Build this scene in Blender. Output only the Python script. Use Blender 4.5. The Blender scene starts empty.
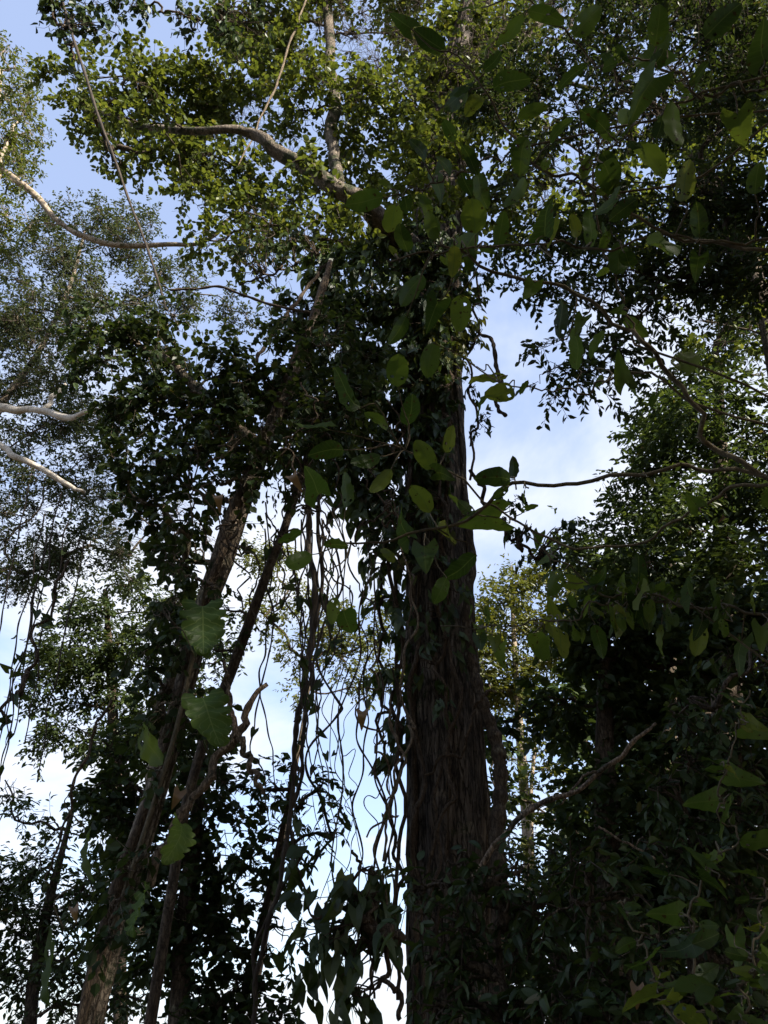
import bpy, math, random
import numpy as np
from mathutils import Vector, Matrix

RNG = np.random.default_rng(11)
SC = bpy.context.scene
COL = SC.collection
PI = math.pi

# ------------------------------------------------------------------ camera
PITCH = math.radians(34.0)
FOV = math.radians(65.0)
F = 512.0 / math.tan(FOV / 2)
CAM = np.array([0.0, 0.0, 1.6])
FW = np.array([0, math.cos(PITCH), math.sin(PITCH)])
UP = np.array([0, -math.sin(PITCH), math.cos(PITCH)])
RT = np.array([1.0, 0, 0])
cam_d = bpy.data.cameras.new('camera')
cam_d.sensor_fit = 'VERTICAL'
cam_d.angle = FOV
cam_d.clip_end = 4000
cam = bpy.data.objects.new('camera', cam_d)
cam.location = CAM
cam.rotation_euler = (PI / 2 + PITCH, 0, 0)
COL.objects.link(cam)
SC.camera = cam


def ray(px, py):
    return FW * F + RT * (px - 384.0) + UP * (512.0 - py)


def P(px, py, Y):
    """where the thing seen at (px, py) stands when it is Y metres ahead"""
    r = ray(px, py)
    return CAM + r * (Y / r[1])


def PD(px, py, d):
    r = ray(px, py)
    return CAM + r * (d / np.linalg.norm(r))


def depth(p):
    return float(np.dot(np.asarray(p) - CAM, FW))


def m_of(px_len, p):
    """length in metres of px_len pixels at the point p"""
    return px_len * max(depth(p), .5) / F


# ------------------------------------------------------------------ sky and sun
SUN_ROT, SUN_EL = math.radians(126), math.radians(38)
w = bpy.data.worlds.new("World")
SC.world = w
w.use_nodes = True
nt = w.node_tree
for n in list(nt.nodes):
    nt.nodes.remove(n)
N = nt.nodes.new
L = nt.links.new
out = N('ShaderNodeOutputWorld')
bg = N('ShaderNodeBackground')
bg.inputs[1].default_value = 0.11
sky = N('ShaderNodeTexSky')
sky.sky_type = 'NISHITA'
sky.sun_disc = False
sky.sun_elevation = SUN_EL
sky.sun_rotation = SUN_ROT
sky.dust_density = 1.2
tc = N('ShaderNodeTexCoord')
sep = N('ShaderNodeSeparateXYZ')
L(tc.outputs['Generated'], sep.inputs[0])
# project the view direction on a cloud ceiling
mx = N('ShaderNodeMath'); mx.operation = 'ADD'; mx.inputs[1].default_value = 0.25
L(sep.outputs['Z'], mx.inputs[0])
mxx = N('ShaderNodeMath'); mxx.operation = 'MAXIMUM'; mxx.inputs[1].default_value = 0.06
L(mx.outputs[0], mxx.inputs[0])
dv = N('ShaderNodeVectorMath'); dv.operation = 'DIVIDE'
cmb = N('ShaderNodeCombineXYZ')
for i in range(3):
    L(mxx.outputs[0], cmb.inputs[i])
L(tc.outputs['Generated'], dv.inputs[0])
L(cmb.outputs[0], dv.inputs[1])
nz = N('ShaderNodeTexNoise')
nz.inputs['Scale'].default_value = 1.5
nz.inputs['Detail'].default_value = 7
nz.inputs['Roughness'].default_value = .55
nz.inputs['Distortion'].default_value = .35
mapn = N('ShaderNodeMapping'); mapn.inputs['Location'].default_value = (0, 0, 0)
L(dv.outputs[0], mapn.inputs[0])
L(mapn.outputs[0], nz.inputs[0])
# more cloud towards the horizon
hor = N('ShaderNodeMapRange')
hor.inputs['From Min'].default_value = 0.0
hor.inputs['From Max'].default_value = 0.95
hor.inputs['To Min'].default_value = 0.06
hor.inputs['To Max'].default_value = -0.06
L(sep.outputs['Z'], hor.inputs[0])
add = N('ShaderNodeMath'); add.operation = 'ADD'
L(nz.outputs[0], add.inputs[0]); L(hor.outputs[0], add.inputs[1])
cr = N('ShaderNodeMapRange'); cr.interpolation_type = 'SMOOTHSTEP'
cr.inputs['From Min'].default_value = 0.46
cr.inputs['From Max'].default_value = 0.66
cr.inputs['To Max'].default_value = .95
L(add.outputs[0], cr.inputs[0])
mixc = N('ShaderNodeMix'); mixc.data_type = 'RGBA'
L(cr.outputs[0], mixc.inputs['Factor'])
veil = N('ShaderNodeMix'); veil.data_type = 'RGBA'; veil.inputs['Factor'].default_value = .5
L(sky.outputs[0], veil.inputs['A'])
veil.inputs['B'].default_value = (2.15, 2.55, 3.7, 1)
L(veil.outputs['Result'], mixc.inputs['A'])
mixc.inputs['B'].default_value = (3.2, 3.35, 3.7, 1)
L(mixc.outputs['Result'], bg.inputs[0])
L(bg.outputs[0], out.inputs[0])

sd = bpy.data.lights.new('sun', 'SUN')
sd.energy = 5.0
sd.angle = math.radians(.6)
sd.color = (1.0, .93, .82)
sun = bpy.data.objects.new('sun', sd)
S = Vector((math.sin(SUN_ROT) * math.cos(SUN_EL), math.cos(SUN_ROT) * math.cos(SUN_EL), math.sin(SUN_EL)))
sun.rotation_euler = S.to_track_quat('Z', 'Y').to_euler()
COL.objects.link(sun)
vs = SC.view_settings
vs.view_transform = 'Standard'
vs.look = 'None'
vs.gamma = 1
vs.use_curve_mapping = False
vs.exposure = 1.6
SC.cycles.max_bounces = 5
SC.cycles.diffuse_bounces = 3
SC.cycles.glossy_bounces = 1
SC.cycles.transmission_bounces = 3
SC.cycles.transparent_max_bounces = 4
SC.cycles.caustics_reflective = False
SC.cycles.caustics_refractive = False
SC.cycles.use_denoising = True


# ------------------------------------------------------------------ materials
def new_mat(name):
    m = bpy.data.materials.new(name)
    m.use_nodes = True
    t = m.node_tree
    for n in list(t.nodes):
        t.nodes.remove(n)
    return m, t


def ramp(t, fac, stops):
    r = t.nodes.new('ShaderNodeValToRGB')
    el = r.color_ramp.elements
    while len(el) < len(stops):
        el.new(.5)
    for e, (p, c) in zip(el, stops):
        e.position = p
        e.color = (*c, 1)
    t.links.new(fac, r.inputs[0])
    return r.outputs[0]


def leaf_mat(name, stops, trans=.35, gloss=.02, veins=False, spots=0.0, rough=.42, tcol=(1.3, 1.2, .5), vs_=.3, vcol=(.075, .105, .035)):
    """a leaf: every leaf has its own tint (attribute 'tint'); thin, so light comes through it"""
    m, t = new_mat(name)
    n, l = t.nodes.new, t.links.new
    at = n('ShaderNodeAttribute'); at.attribute_name = 'tint'
    fac = at.outputs['Fac']
    if veins:
        oi = n('ShaderNodeObjectInfo')
        fac = oi.outputs['Random']
    col = ramp(t, fac, stops)
    if veins:
        uv = n('ShaderNodeUVMap')
        sp = n('ShaderNodeSeparateXYZ'); l(uv.outputs[0], sp.inputs[0])
        ab = n('ShaderNodeMath'); ab.operation = 'ABSOLUTE'; l(sp.outputs[0], ab.inputs[0])
        mid = n('ShaderNodeMapRange'); mid.inputs['From Min'].default_value = .015; mid.inputs['From Max'].default_value = .05
        mid.inputs['To Min'].default_value = 1; mid.inputs['To Max'].default_value = 0
        l(ab.outputs[0], mid.inputs[0])
        ma = n('ShaderNodeMath'); ma.operation = 'MULTIPLY_ADD'; ma.inputs[1].default_value = -.22
        l(ab.outputs[0], ma.inputs[0]); l(sp.outputs[1], ma.inputs[2])
        ml = n('ShaderNodeMath'); ml.operation = 'MULTIPLY'; ml.inputs[1].default_value = 8.5; l(ma.outputs[0], ml.inputs[0])
        fr = n('ShaderNodeMath'); fr.operation = 'PINGPONG'; fr.inputs[1].default_value = .5; l(ml.outputs[0], fr.inputs[0])
        sv = n('ShaderNodeMapRange'); sv.inputs['From Min'].default_value = .03; sv.inputs['From Max'].default_value = .09
        sv.inputs['To Min'].default_value = vs_; sv.inputs['To Max'].default_value = 0
        l(fr.outputs[0], sv.inputs[0])
        mxv = n('ShaderNodeMath'); mxv.operation = 'MAXIMUM'; l(mid.outputs[0], mxv.inputs[0]); l(sv.outputs[0], mxv.inputs[1])
        mc = n('ShaderNodeMix'); mc.data_type = 'RGBA'; l(mxv.outputs[0], mc.inputs['Factor']); l(col, mc.inputs['A'])
        mc.inputs['B'].default_value = (*vcol, 1)
        col = mc.outputs['Result']
    if spots:
        tcn = n('ShaderNodeTexCoord')
        ns = n('ShaderNodeTexNoise'); ns.inputs['Scale'].default_value = spots; ns.inputs['Detail'].default_value = 2
        oi2 = n('ShaderNodeObjectInfo')
        ofs = n('ShaderNodeVectorMath'); ofs.operation = 'ADD'
        cb = n('ShaderNodeCombineXYZ')
        mu = n('ShaderNodeMath'); mu.operation = 'MULTIPLY'; mu.inputs[1].default_value = 37; l(oi2.outputs['Random'], mu.inputs[0])
        l(mu.outputs[0], cb.inputs[0]); l(tcn.outputs['Object'], ofs.inputs[0]); l(cb.outputs[0], ofs.inputs[1])
        l(ofs.outputs[0], ns.inputs[0])
        mr = n('ShaderNodeMapRange'); mr.inputs['From Min'].default_value = .66; mr.inputs['From Max'].default_value = .7
        l(ns.outputs[0], mr.inputs[0])
        ms = n('ShaderNodeMix'); ms.data_type = 'RGBA'; l(mr.outputs[0], ms.inputs['Factor']); l(col, ms.inputs['A'])
        ms.inputs['B'].default_value = (.035, .022, .01, 1)
        col = ms.outputs['Result']
    d = n('ShaderNodeBsdfDiffuse'); l(col, d.inputs[0])
    tr = n('ShaderNodeBsdfTranslucent')
    mt = n('ShaderNodeVectorMath'); mt.operation = 'MULTIPLY'; mt.inputs[1].default_value = tcol
    l(col, mt.inputs[0]); l(mt.outputs[0], tr.inputs[0])
    m1 = n('ShaderNodeMixShader'); m1.inputs[0].default_value = trans
    l(d.outputs[0], m1.inputs[1]); l(tr.outputs[0], m1.inputs[2])
    g = n('ShaderNodeBsdfGlossy'); g.inputs['Roughness'].default_value = rough
    m2 = n('ShaderNodeMixShader'); m2.inputs[0].default_value = gloss
    l(m1.outputs[0], m2.inputs[1]); l(g.outputs[0], m2.inputs[2])
    o = n('ShaderNodeOutputMaterial'); l(m2.outputs[0], o.inputs[0])
    return m


def bark_mat(name, stops, scale=6.0, zs=.25, bump=.5, lichen=None, bdist=.03, cracks=0.0, moss=None):
    m, t = new_mat(name)
    n, l = t.nodes.new, t.links.new
    tcn = n('ShaderNodeTexCoord')
    mp = n('ShaderNodeMapping'); mp.inputs['Scale'].default_value = (scale, scale, scale * zs)
    l(tcn.outputs['Object'], mp.inputs[0])
    ns = n('ShaderNodeTexNoise'); ns.inputs['Scale'].default_value = 1.6; ns.inputs['Detail'].default_value = 9; ns.inputs['Roughness'].default_value = .68
    l(mp.outputs[0], ns.inputs[0])
    col = ramp(t, ns.outputs[0], stops)
    if lichen:
        n2 = n('ShaderNodeTexNoise'); n2.inputs['Scale'].default_value = lichen[1]; n2.inputs['Detail'].default_value = 5; n2.inputs['Roughness'].default_value = .6
        l(tcn.outputs['Object'], n2.inputs[0])
        mr = n('ShaderNodeMapRange'); mr.inputs['From Min'].default_value = lichen[2]; mr.inputs['From Max'].default_value = lichen[2] + .07
        l(n2.outputs[0], mr.inputs[0])
        mc = n('ShaderNodeMix'); mc.data_type = 'RGBA'; l(mr.outputs[0], mc.inputs['Factor']); l(col, mc.inputs['A'])
        mc.inputs['B'].default_value = (*lichen[0], 1)
        col = mc.outputs['Result']
    hgt = ns.outputs[0]
    if cracks:
        mpc = n('ShaderNodeMapping'); mpc.inputs['Scale'].default_value = (scale * 2.2, scale * 2.2, scale * zs * 2.2)
        l(tcn.outputs['Object'], mpc.inputs[0])
        wob = n('ShaderNodeTexNoise'); wob.inputs['Scale'].default_value = 3; l(mpc.outputs[0], wob.inputs[0])
        wa = n('ShaderNodeVectorMath'); wa.operation = 'ADD'; l(mpc.outputs[0], wa.inputs[0]); l(wob.outputs['Color'], wa.inputs[1])
        vo = n('ShaderNodeTexVoronoi'); vo.feature = 'DISTANCE_TO_EDGE'; vo.inputs['Scale'].default_value = 1.0
        l(wa.outputs[0], vo.inputs['Vector'])
        mk = n('ShaderNodeMapRange'); mk.inputs['From Max'].default_value = .14
        l(vo.outputs['Distance'], mk.inputs[0])
        dk = n('ShaderNodeMapRange'); dk.inputs['To Min'].default_value = 1 - cracks
        l(mk.outputs[0], dk.inputs[0])
        mm = n('ShaderNodeVectorMath'); mm.operation = 'SCALE'; l(col, mm.inputs[0]); l(dk.outputs[0], mm.inputs['Scale'])
        col = mm.outputs[0]
        ah = n('ShaderNodeMath'); ah.operation = 'MULTIPLY_ADD'; ah.inputs[1].default_value = .6
        l(mk.outputs[0], ah.inputs[0]); l(ns.outputs[0], ah.inputs[2])
        hgt = ah.outputs[0]
    if moss:
        n3 = n('ShaderNodeTexNoise'); n3.inputs['Scale'].default_value = moss[1]; n3.inputs['Detail'].default_value = 6; n3.inputs['Roughness'].default_value = .7
        of = n('ShaderNodeVectorMath'); of.operation = 'ADD'; of.inputs[1].default_value = (7, 3, 11); l(tcn.outputs['Object'], of.inputs[0]); l(of.outputs[0], n3.inputs[0])
        m3 = n('ShaderNodeMapRange'); m3.inputs['From Min'].default_value = moss[2]; m3.inputs['From Max'].default_value = moss[2] + .08
        l(n3.outputs[0], m3.inputs[0])
        c3 = n('ShaderNodeMix'); c3.data_type = 'RGBA'; l(m3.outputs[0], c3.inputs['Factor']); l(col, c3.inputs['A']); c3.inputs['B'].default_value = (*moss[0], 1)
        col = c3.outputs['Result']
    b = n('ShaderNodeBsdfPrincipled'); l(col, b.inputs['Base Color']); b.inputs['Roughness'].default_value = .9
    b.inputs['Specular IOR Level'].default_value = .2
    bp = n('ShaderNodeBump'); bp.inputs['Strength'].default_value = bump; bp.inputs['Distance'].default_value = bdist
    l(hgt, bp.inputs['Height']); l(bp.outputs[0], b.inputs['Normal'])
    o = n('ShaderNodeOutputMaterial'); l(b.outputs[0], o.inputs[0])
    return m


M = {}
M['bark_big'] = bark_mat('fluted_bark', [(.3, (.036, .028, .02)), (.5, (.11, .086, .064)), (.72, (.26, .215, .165))], 9, .12, 1.0, ((.24, .19, .13), 3.2, .6), .06, .75, ((.035, .045, .018), 2.2, .58))
M['bark_pale'] = bark_mat('pale_bark', [(.3, (.12, .09, .065)), (.5, (.28, .22, .16)), (.7, (.45, .39, .31))], 9, .5, .5, ((.10, .09, .05), 7.0, .55))
M['bark_dark'] = bark_mat('dark_bark', [(.3, (.035, .026, .017)), (.55, (.1, .074, .05)), (.75, (.19, .15, .105))], 14, .3, .8, ((.2, .18, .12), 6.0, .62), .03, .5)
M['bark_tan'] = bark_mat('mossy_tan_bark', [(.3, (.07, .055, .04)), (.5, (.17, .135, .1)), (.7, (.3, .25, .19))], 12, .4, .8, ((.05, .055, .025), 4.0, .5), .03, .5)
M['bark_mid'] = bark_mat('grey_brown_bark', [(.3, (.09, .068, .048)), (.5, (.21, .165, .12)), (.75, (.36, .3, .22))], 13, .4, .9, ((.3, .25, .17), 4.0, .57), .03, .6, ((.03, .04, .016), 3.2, .53))
M['bark_white'] = bark_mat('white_bark', [(.3, (.25, .2, .15)), (.5, (.45, .4, .33)), (.7, (.6, .55, .47))], 9, .6, .4)
M['liana'] = bark_mat('liana_bark', [(.3, (.04, .028, .018)), (.55, (.11, .078, .05)), (.75, (.2, .15, .1))], 26, .25, .9, None, .02, .5)
M['liana_dark'] = bark_mat('dark_liana_bark', [(.3, (.022, .018, .014)), (.55, (.06, .047, .036)), (.75, (.11, .09, .07))], 20, .3, .4)
M['liana_pale'] = bark_mat('pale_liana_bark', [(.3, (.1, .072, .046)), (.55, (.23, .175, .115)), (.75, (.36, .29, .2))], 24, .3, .8, None, .02, .5)
M['twig'] = bark_mat('green_twig_bark', [(.3, (.045, .038, .025)), (.6, (.13, .105, .065)), (.8, (.19, .16, .1))], 30, .5, .3)
M['dead'] = bark_mat('dead_wood', [(.3, (.12, .085, .055)), (.55, (.3, .22, .15)), (.8, (.48, .38, .27))], 22, .3, .9, ((.07, .06, .04), 8.0, .55), .03, .6)
M['leaf_sun'] = leaf_mat('leaf_sunlit_yellow', [(0, (.042, .062, .018)), (.45, (.075, .1, .024)), (.8, (.115, .14, .034)), (.97, (.12, .12, .035)), (1, (.12, .085, .04))], .4)  # yellow of sunlit leaves put into the base colour
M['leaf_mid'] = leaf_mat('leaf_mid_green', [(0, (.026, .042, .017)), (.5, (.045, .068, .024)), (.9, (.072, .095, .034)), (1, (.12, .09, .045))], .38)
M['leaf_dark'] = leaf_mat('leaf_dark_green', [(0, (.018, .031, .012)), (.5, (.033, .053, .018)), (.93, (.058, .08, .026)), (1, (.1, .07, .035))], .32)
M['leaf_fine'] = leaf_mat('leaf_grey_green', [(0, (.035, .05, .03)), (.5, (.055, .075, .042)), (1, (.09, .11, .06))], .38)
M['leaf_lit'] = leaf_mat('leaf_sunlit_lime', [(0, (.055, .07, .018)), (.5, (.095, .11, .028)), (.9, (.135, .14, .04)), (1, (.16, .13, .06))], .42)  # sunlight painted in: lighter leaf colour for foliage meant to look lit
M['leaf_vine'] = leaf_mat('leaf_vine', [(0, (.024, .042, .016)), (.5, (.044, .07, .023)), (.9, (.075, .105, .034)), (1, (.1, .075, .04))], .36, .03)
M['leaf_big'] = leaf_mat('broad_leaf', [(0, (.022, .042, .012)), (.45, (.046, .08, .02)), (.8, (.075, .115, .026)), (1, (.12, .14, .03))], .58, .015, True, 7.0)
M['leaf_phil'] = leaf_mat('philodendron_leaf', [(0, (.055, .095, .024)), (.6, (.075, .125, .03)), (1, (.1, .15, .038))], .42, .012, True, 0, vs_=.8, vcol=(.14, .19, .065))
M['leaf_dead'] = leaf_mat('dead_leaf', [(0, (.1, .06, .03)), (1, (.25, .16, .09))], .25, .03)


# ------------------------------------------------------------------ objects
def tag(o, label=None, cat=None, group=None, kind=None):
    if label: o['label'] = label
    if cat: o['category'] = cat
    if group: o['group'] = group
    if kind: o['kind'] = kind
    return o


def thing(name, label, cat, loc, group=None):
    o = bpy.data.objects.new(name, None)
    o.empty_display_size = .2
    o.location = Vector([float(x) for x in loc])
    COL.objects.link(o)
    return tag(o, label, cat, group)


def mesh_obj(name, V, faces4, faces3, mat, parent=None, smooth=True, tint=None, uv=None):
    """one mesh object; world coordinates are moved into the frame of its thing"""
    V = np.asarray(V, dtype=np.float32).reshape(-1, 3)
    f4 = np.asarray(faces4, dtype=np.int32).reshape(-1, 4)
    f3 = np.asarray(faces3, dtype=np.int32).reshape(-1, 3)
    if parent is not None:
        root = parent
        off = np.zeros(3)
        while root is not None:
            off += np.array(root.location)
            root = root.parent
        V = V - off.astype(np.float32)
    me = bpy.data.meshes.new(name)
    me.vertices.add(len(V))
    me.vertices.foreach_set('co', V.ravel())
    nl = f4.size + f3.size
    me.loops.add(nl)
    li = np.concatenate([f4.ravel(), f3.ravel()]).astype(np.int32)
    me.loops.foreach_set('vertex_index', li)
    me.polygons.add(len(f4) + len(f3))
    st = np.concatenate([np.arange(len(f4)) * 4, len(f4) * 4 + np.arange(len(f3)) * 3]).astype(np.int32)
    me.polygons.foreach_set('loop_start', st)
    me.polygons.foreach_set('use_smooth', np.full(len(st), smooth, dtype=bool))
    if tint is not None:
        a = me.attributes.new('tint', 'FLOAT', 'POINT')
        a.data.foreach_set('value', np.asarray(tint, dtype=np.float32))
    if uv is not None:
        u = me.uv_layers.new(name='UVMap')
        u.data.foreach_set('uv', np.asarray(uv, dtype=np.float32)[li].ravel())
    me.update(calc_edges=True)
    me.materials.append(mat)
    o = bpy.data.objects.new(name, me)
    COL.objects.link(o)
    if parent is not None:
        o.parent = parent
    return o


def frames(pts):
    pts = np.asarray(pts, float)
    t = np.gradient(pts, axis=0)
    t /= np.linalg.norm(t, axis=1)[:, None] + 1e-9
    a = np.array([1.0, 0, 0]) if abs(t[0][0]) < .8 else np.array([0, 1.0, 0])
    nn, bb = [], []
    for ti in t:
        a = a - ti * np.dot(a, ti)
        a /= np.linalg.norm(a) + 1e-9
        nn.append(a.copy())
        bb.append(np.cross(ti, a))
    return t, np.array(nn), np.array(bb)


class MB:
    def __init__(self):
        self.V, self.f4, self.f3, self.n = [], [], [], 0

    def tube(self, pts, rad, sides=7, ridge=None, cap=True):
        pts = np.asarray(pts, float)
        rad = np.broadcast_to(np.asarray(rad, float), (len(pts),))
        t, nn, bb = frames(pts)
        th = np.arange(sides) * 2 * PI / sides
        R = rad[:, None] * np.ones((1, sides))
        if ridge is not None:
            R = R * ridge(np.linspace(0, 1, len(pts))[:, None], th[None, :])
        V = pts[:, None, :] + R[:, :, None] * (np.cos(th)[None, :, None] * nn[:, None, :] + np.sin(th)[None, :, None] * bb[:, None, :])
        k = len(pts)
        i = np.arange(k - 1)[:, None] * sides
        j = np.arange(sides)[None, :]
        j2 = (j + 1) % sides
        q = np.stack([i + j, i + j2, i + sides + j2, i + sides + j], -1).reshape(-1, 4) + self.n
        self.V.append(V.reshape(-1, 3)); self.f4.append(q); self.n += k * sides
        if cap:
            n0 = self.n - k * sides
            a = np.arange(sides); b = (a + 1) % sides
            self.V.append(pts[:1]); self.f3.append(np.stack([b + n0, a + n0, np.full(sides, self.n)], -1)); self.n += 1
            e = n0 + (k - 1) * sides
            self.V.append(pts[-1:]); self.f3.append(np.stack([a + e, b + e, np.full(sides, self.n)], -1)); self.n += 1
        return self

    def add(self, V, f4=None, f3=None):
        if f4 is not None and len(f4): self.f4.append(np.asarray(f4) + self.n)
        if f3 is not None and len(f3): self.f3.append(np.asarray(f3) + self.n)
        self.V.append(np.asarray(V)); self.n += len(V)

    def build(self, name, mat, parent=None, smooth=True):
        f4 = np.concatenate(self.f4) if self.f4 else np.zeros((0, 4), int)
        f3 = np.concatenate(self.f3) if self.f3 else np.zeros((0, 3), int)
        return mesh_obj(name, np.concatenate(self.V), f4, f3, mat, parent, smooth)


def spline(ctrl, n):
    """Catmull-Rom through the control points; columns beyond 3 are interpolated too"""
    c = np.asarray(ctrl, float)
    if len(c) == 2:
        return c[0] + (c[1] - c[0]) * np.linspace(0, 1, n)[:, None]
    c = np.vstack([2 * c[0] - c[1], c, 2 * c[-1] - c[-2]])
    s = np.linspace(0, len(c) - 3 - 1e-6, n)
    i = s.astype(int)
    u = (s - i)[:, None]
    p0, p1, p2, p3 = c[i], c[i + 1], c[i + 2], c[i + 3]
    return .5 * (2 * p1 + (p2 - p0) * u + (2 * p0 - 5 * p1 + 4 * p2 - p3) * u ** 2 + (3 * p1 - p0 - 3 * p2 + p3) * u ** 3)


def wiggle(n, rng, amp, freq):
    x = np.linspace(0, 1, n)
    o = np.zeros((n, 3))
    for k in range(1, 5):
        f = freq * k ** .8
        for a in range(3):
            o[:, a] += amp / k * np.sin(2 * PI * (f * x * rng.uniform(.7, 1.3) + rng.random()))
    return o * np.minimum(1, np.minimum(x, 1 - x) * 8)[:, None]


def path_px(ctrl, Y, n):
    """control points (px, py, width px[, dY]) -> world points and radii"""
    rows = []
    for c in ctrl:
        p = P(c[0], c[1], Y + (c[3] if len(c) > 3 else 0))
        rows.append([*p, m_of(c[2], p) / 2])
    s = spline(rows, n)
    return s[:, :3], np.maximum(s[:, 3], .002)


# ------------------------------------------------------------------ leaf templates: x across, y along, z up
def template(rows, cols, aspect, shape='oval', fold=.25, droop=.25):
    ts = np.linspace(0, 1, rows)
    us = np.linspace(-1, 1, cols)
    V, UV = [], []
    for t in ts:
        if shape == 'oval':
            wd = (max(t, 1e-6) ** .5) * ((1 - t) ** .62) * 1.82
        elif shape == 'round':
            wd = math.sqrt(max(0, 1 - (2 * t - 1) ** 2))
        elif shape == 'heart':
            wd = ((1 - t) ** .8) * (min(1, t * 2.6 + .62)) * 1.12
        elif shape == 'lobed':
            wd = ((1 - t) ** .55) * ((t + .1) ** .32) * 1.22
            ph = (t * 6.0) % 1
            wd *= .74 + .32 * math.sin(PI * ph)
        for u in us:
            x = u * wd * aspect * .5
            y = t
            if shape in ('heart', 'lobed'):
                y = t - .3 * (abs(u) ** 1.3) * (1 - t) ** 2.2
            if shape == 'lobed':
                y += .16 * abs(u) * (1 - t)
            z = fold * abs(x) - droop * (t - .3) ** 2
            if shape == 'lobed':
                z += .038 * math.cos((t - .22 * abs(u)) * 12 * PI) * abs(u)
            V.append((x, y, z)); UV.append((u * wd if shape != 'lobed' else u, t))
    f = []
    for i in range(rows - 1):
        for j in range(cols - 1):
            a = i * cols + j
            f.append((a, a + 1, a + cols + 1, a + cols))
    return np.array(V), np.array(f), np.array(UV)


# tiny leaf: two folded quads, pointed at both ends
T_TINY = (np.array([(0, 0, 0), (-.22, .42, .06), (-.15, .75, .03), (0, 1, -.08), (.15, .75, .03), (.22, .42, .06)], float),
          np.array([(0, 5, 4, 3), (0, 3, 2, 1)]), None)
T_ROUND = (np.array([(0, 0, 0), (-.3, .22, .06), (-.33, .6, .07), (0, 1, -.06), (.33, .6, .07), (.3, .22, .06)], float),
           np.array([(0, 5, 4, 3), (0, 3, 2, 1)]), None)
T_MID = template(5, 3, .5, 'oval', .3, .3)
T_HEART = template(5, 3, .8, 'heart', .25, .3)
T_BIG = template(13, 7, .6, 'oval', .18, .3)
T_BIGH = template(13, 7, .75, 'heart', .2, .3)
T_LOBE = template(37, 9, .92, 'lobed', .22, .45)


def leaves(name, mat, parent, tmpl, pos, dr, nr, size, wid=None, tint=None):
    TV, TF, _ = tmpl
    n, k = len(pos), len(TV)
    dr = dr / (np.linalg.norm(dr, axis=1)[:, None] + 1e-9)
    nr = nr - dr * np.sum(nr * dr, 1)[:, None]
    nr = nr / (np.linalg.norm(nr, axis=1)[:, None] + 1e-9)
    xr = np.cross(dr, nr)
    if wid is None:
        wid = RNG.uniform(.8, 1.15, n)
    sx = (size * wid)[:, None, None]
    sy = size[:, None, None]
    zs = sy * RNG.uniform(.2, 1.8, n)[:, None, None]
    V = pos[:, None, :] + sx * TV[None, :, 0, None] * xr[:, None, :] + sy * TV[None, :, 1, None] * dr[:, None, :] + zs * TV[None, :, 2, None] * nr[:, None, :]
    Fq = (TF[None] + (np.arange(n) * k)[:, None, None]).reshape(-1, 4)
    if tint is None:
        tint = np.clip(RNG.beta(2, 2.2, n), 0, 1)
    return mesh_obj(name, V.reshape(-1, 3), Fq, [], mat, parent, False, np.repeat(tint, k))


# ------------------------------------------------------------------ a crown of leaf sprays
def spray_points(rng, C, r, n, lumps, flat=.85, spread=.27):
    subs = rng.normal(size=(lumps, 3))
    subs /= np.linalg.norm(subs, axis=1)[:, None]
    subs *= (rng.random((lumps, 1)) ** .5) * r * rng.uniform(.75, 1.15)
    subs[:, 2] *= flat
    k = rng.integers(0, lumps, n)
    p = C + subs[k] + rng.normal(size=(n, 3)) * r * spread * np.array([1, 1, flat])
    return p, subs + C


def crown_data(rng, C, r, Lf, cover, hang=.35, per=8, lumps=7, area=.30, spread=.27):
    nl = cover * PI * r * r / (area * Lf * Lf * .6)
    ns = max(3, int(nl / per))
    p, subs = spray_points(rng, C, r, ns, lumps, .85, spread)
    out = (p - C) / r
    d = out * .8 + rng.normal(size=p.shape) * .6
    d[:, 2] -= hang * .6
    d /= np.linalg.norm(d, axis=1)[:, None] + 1e-9
    sl = Lf * per * .30
    i = np.tile(np.arange(per), ns)
    D = np.repeat(d, per, 0)
    B = np.repeat(p, per, 0)
    s = (i + rng.random(len(i))) / per
    side = np.cross(D, np.array([0, 0, 1.0]))
    side /= np.linalg.norm(side, axis=1)[:, None] + 1e-6
    sg = np.where(i % 2 == 0, 1.0, -1.0)[:, None]
    sag = -np.array([0, 0, 1.0]) * (hang * .35 * sl) * (s ** 2)[:, None]
    pos = B + D * (s * sl)[:, None] + sag + rng.normal(size=B.shape) * Lf * .12
    ld = D * .55 + side * sg * .8 + rng.normal(size=B.shape) * .35
    ld[:, 2] -= hang
    nr = rng.normal(size=B.shape) * .55 + np.array([0, 0, 1.0])
    size = Lf * rng.uniform(.6, 1.2, len(i))
    tips = p + d * sl
    tips[:, 2] -= hang * .35 * sl
    return pos, ld, nr, size, subs, p, tips


def curve3(a, b, rng, n, bend=.18):
    d = np.linalg.norm(b - a)
    m1 = a + (b - a) * .35 + rng.normal(size=3) * d * bend * .5 + np.array([0, 0, d * .05])
    m2 = a + (b - a) * .7 + rng.normal(size=3) * d * bend * .5
    return spline([a, m1, m2, b], n)


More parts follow.
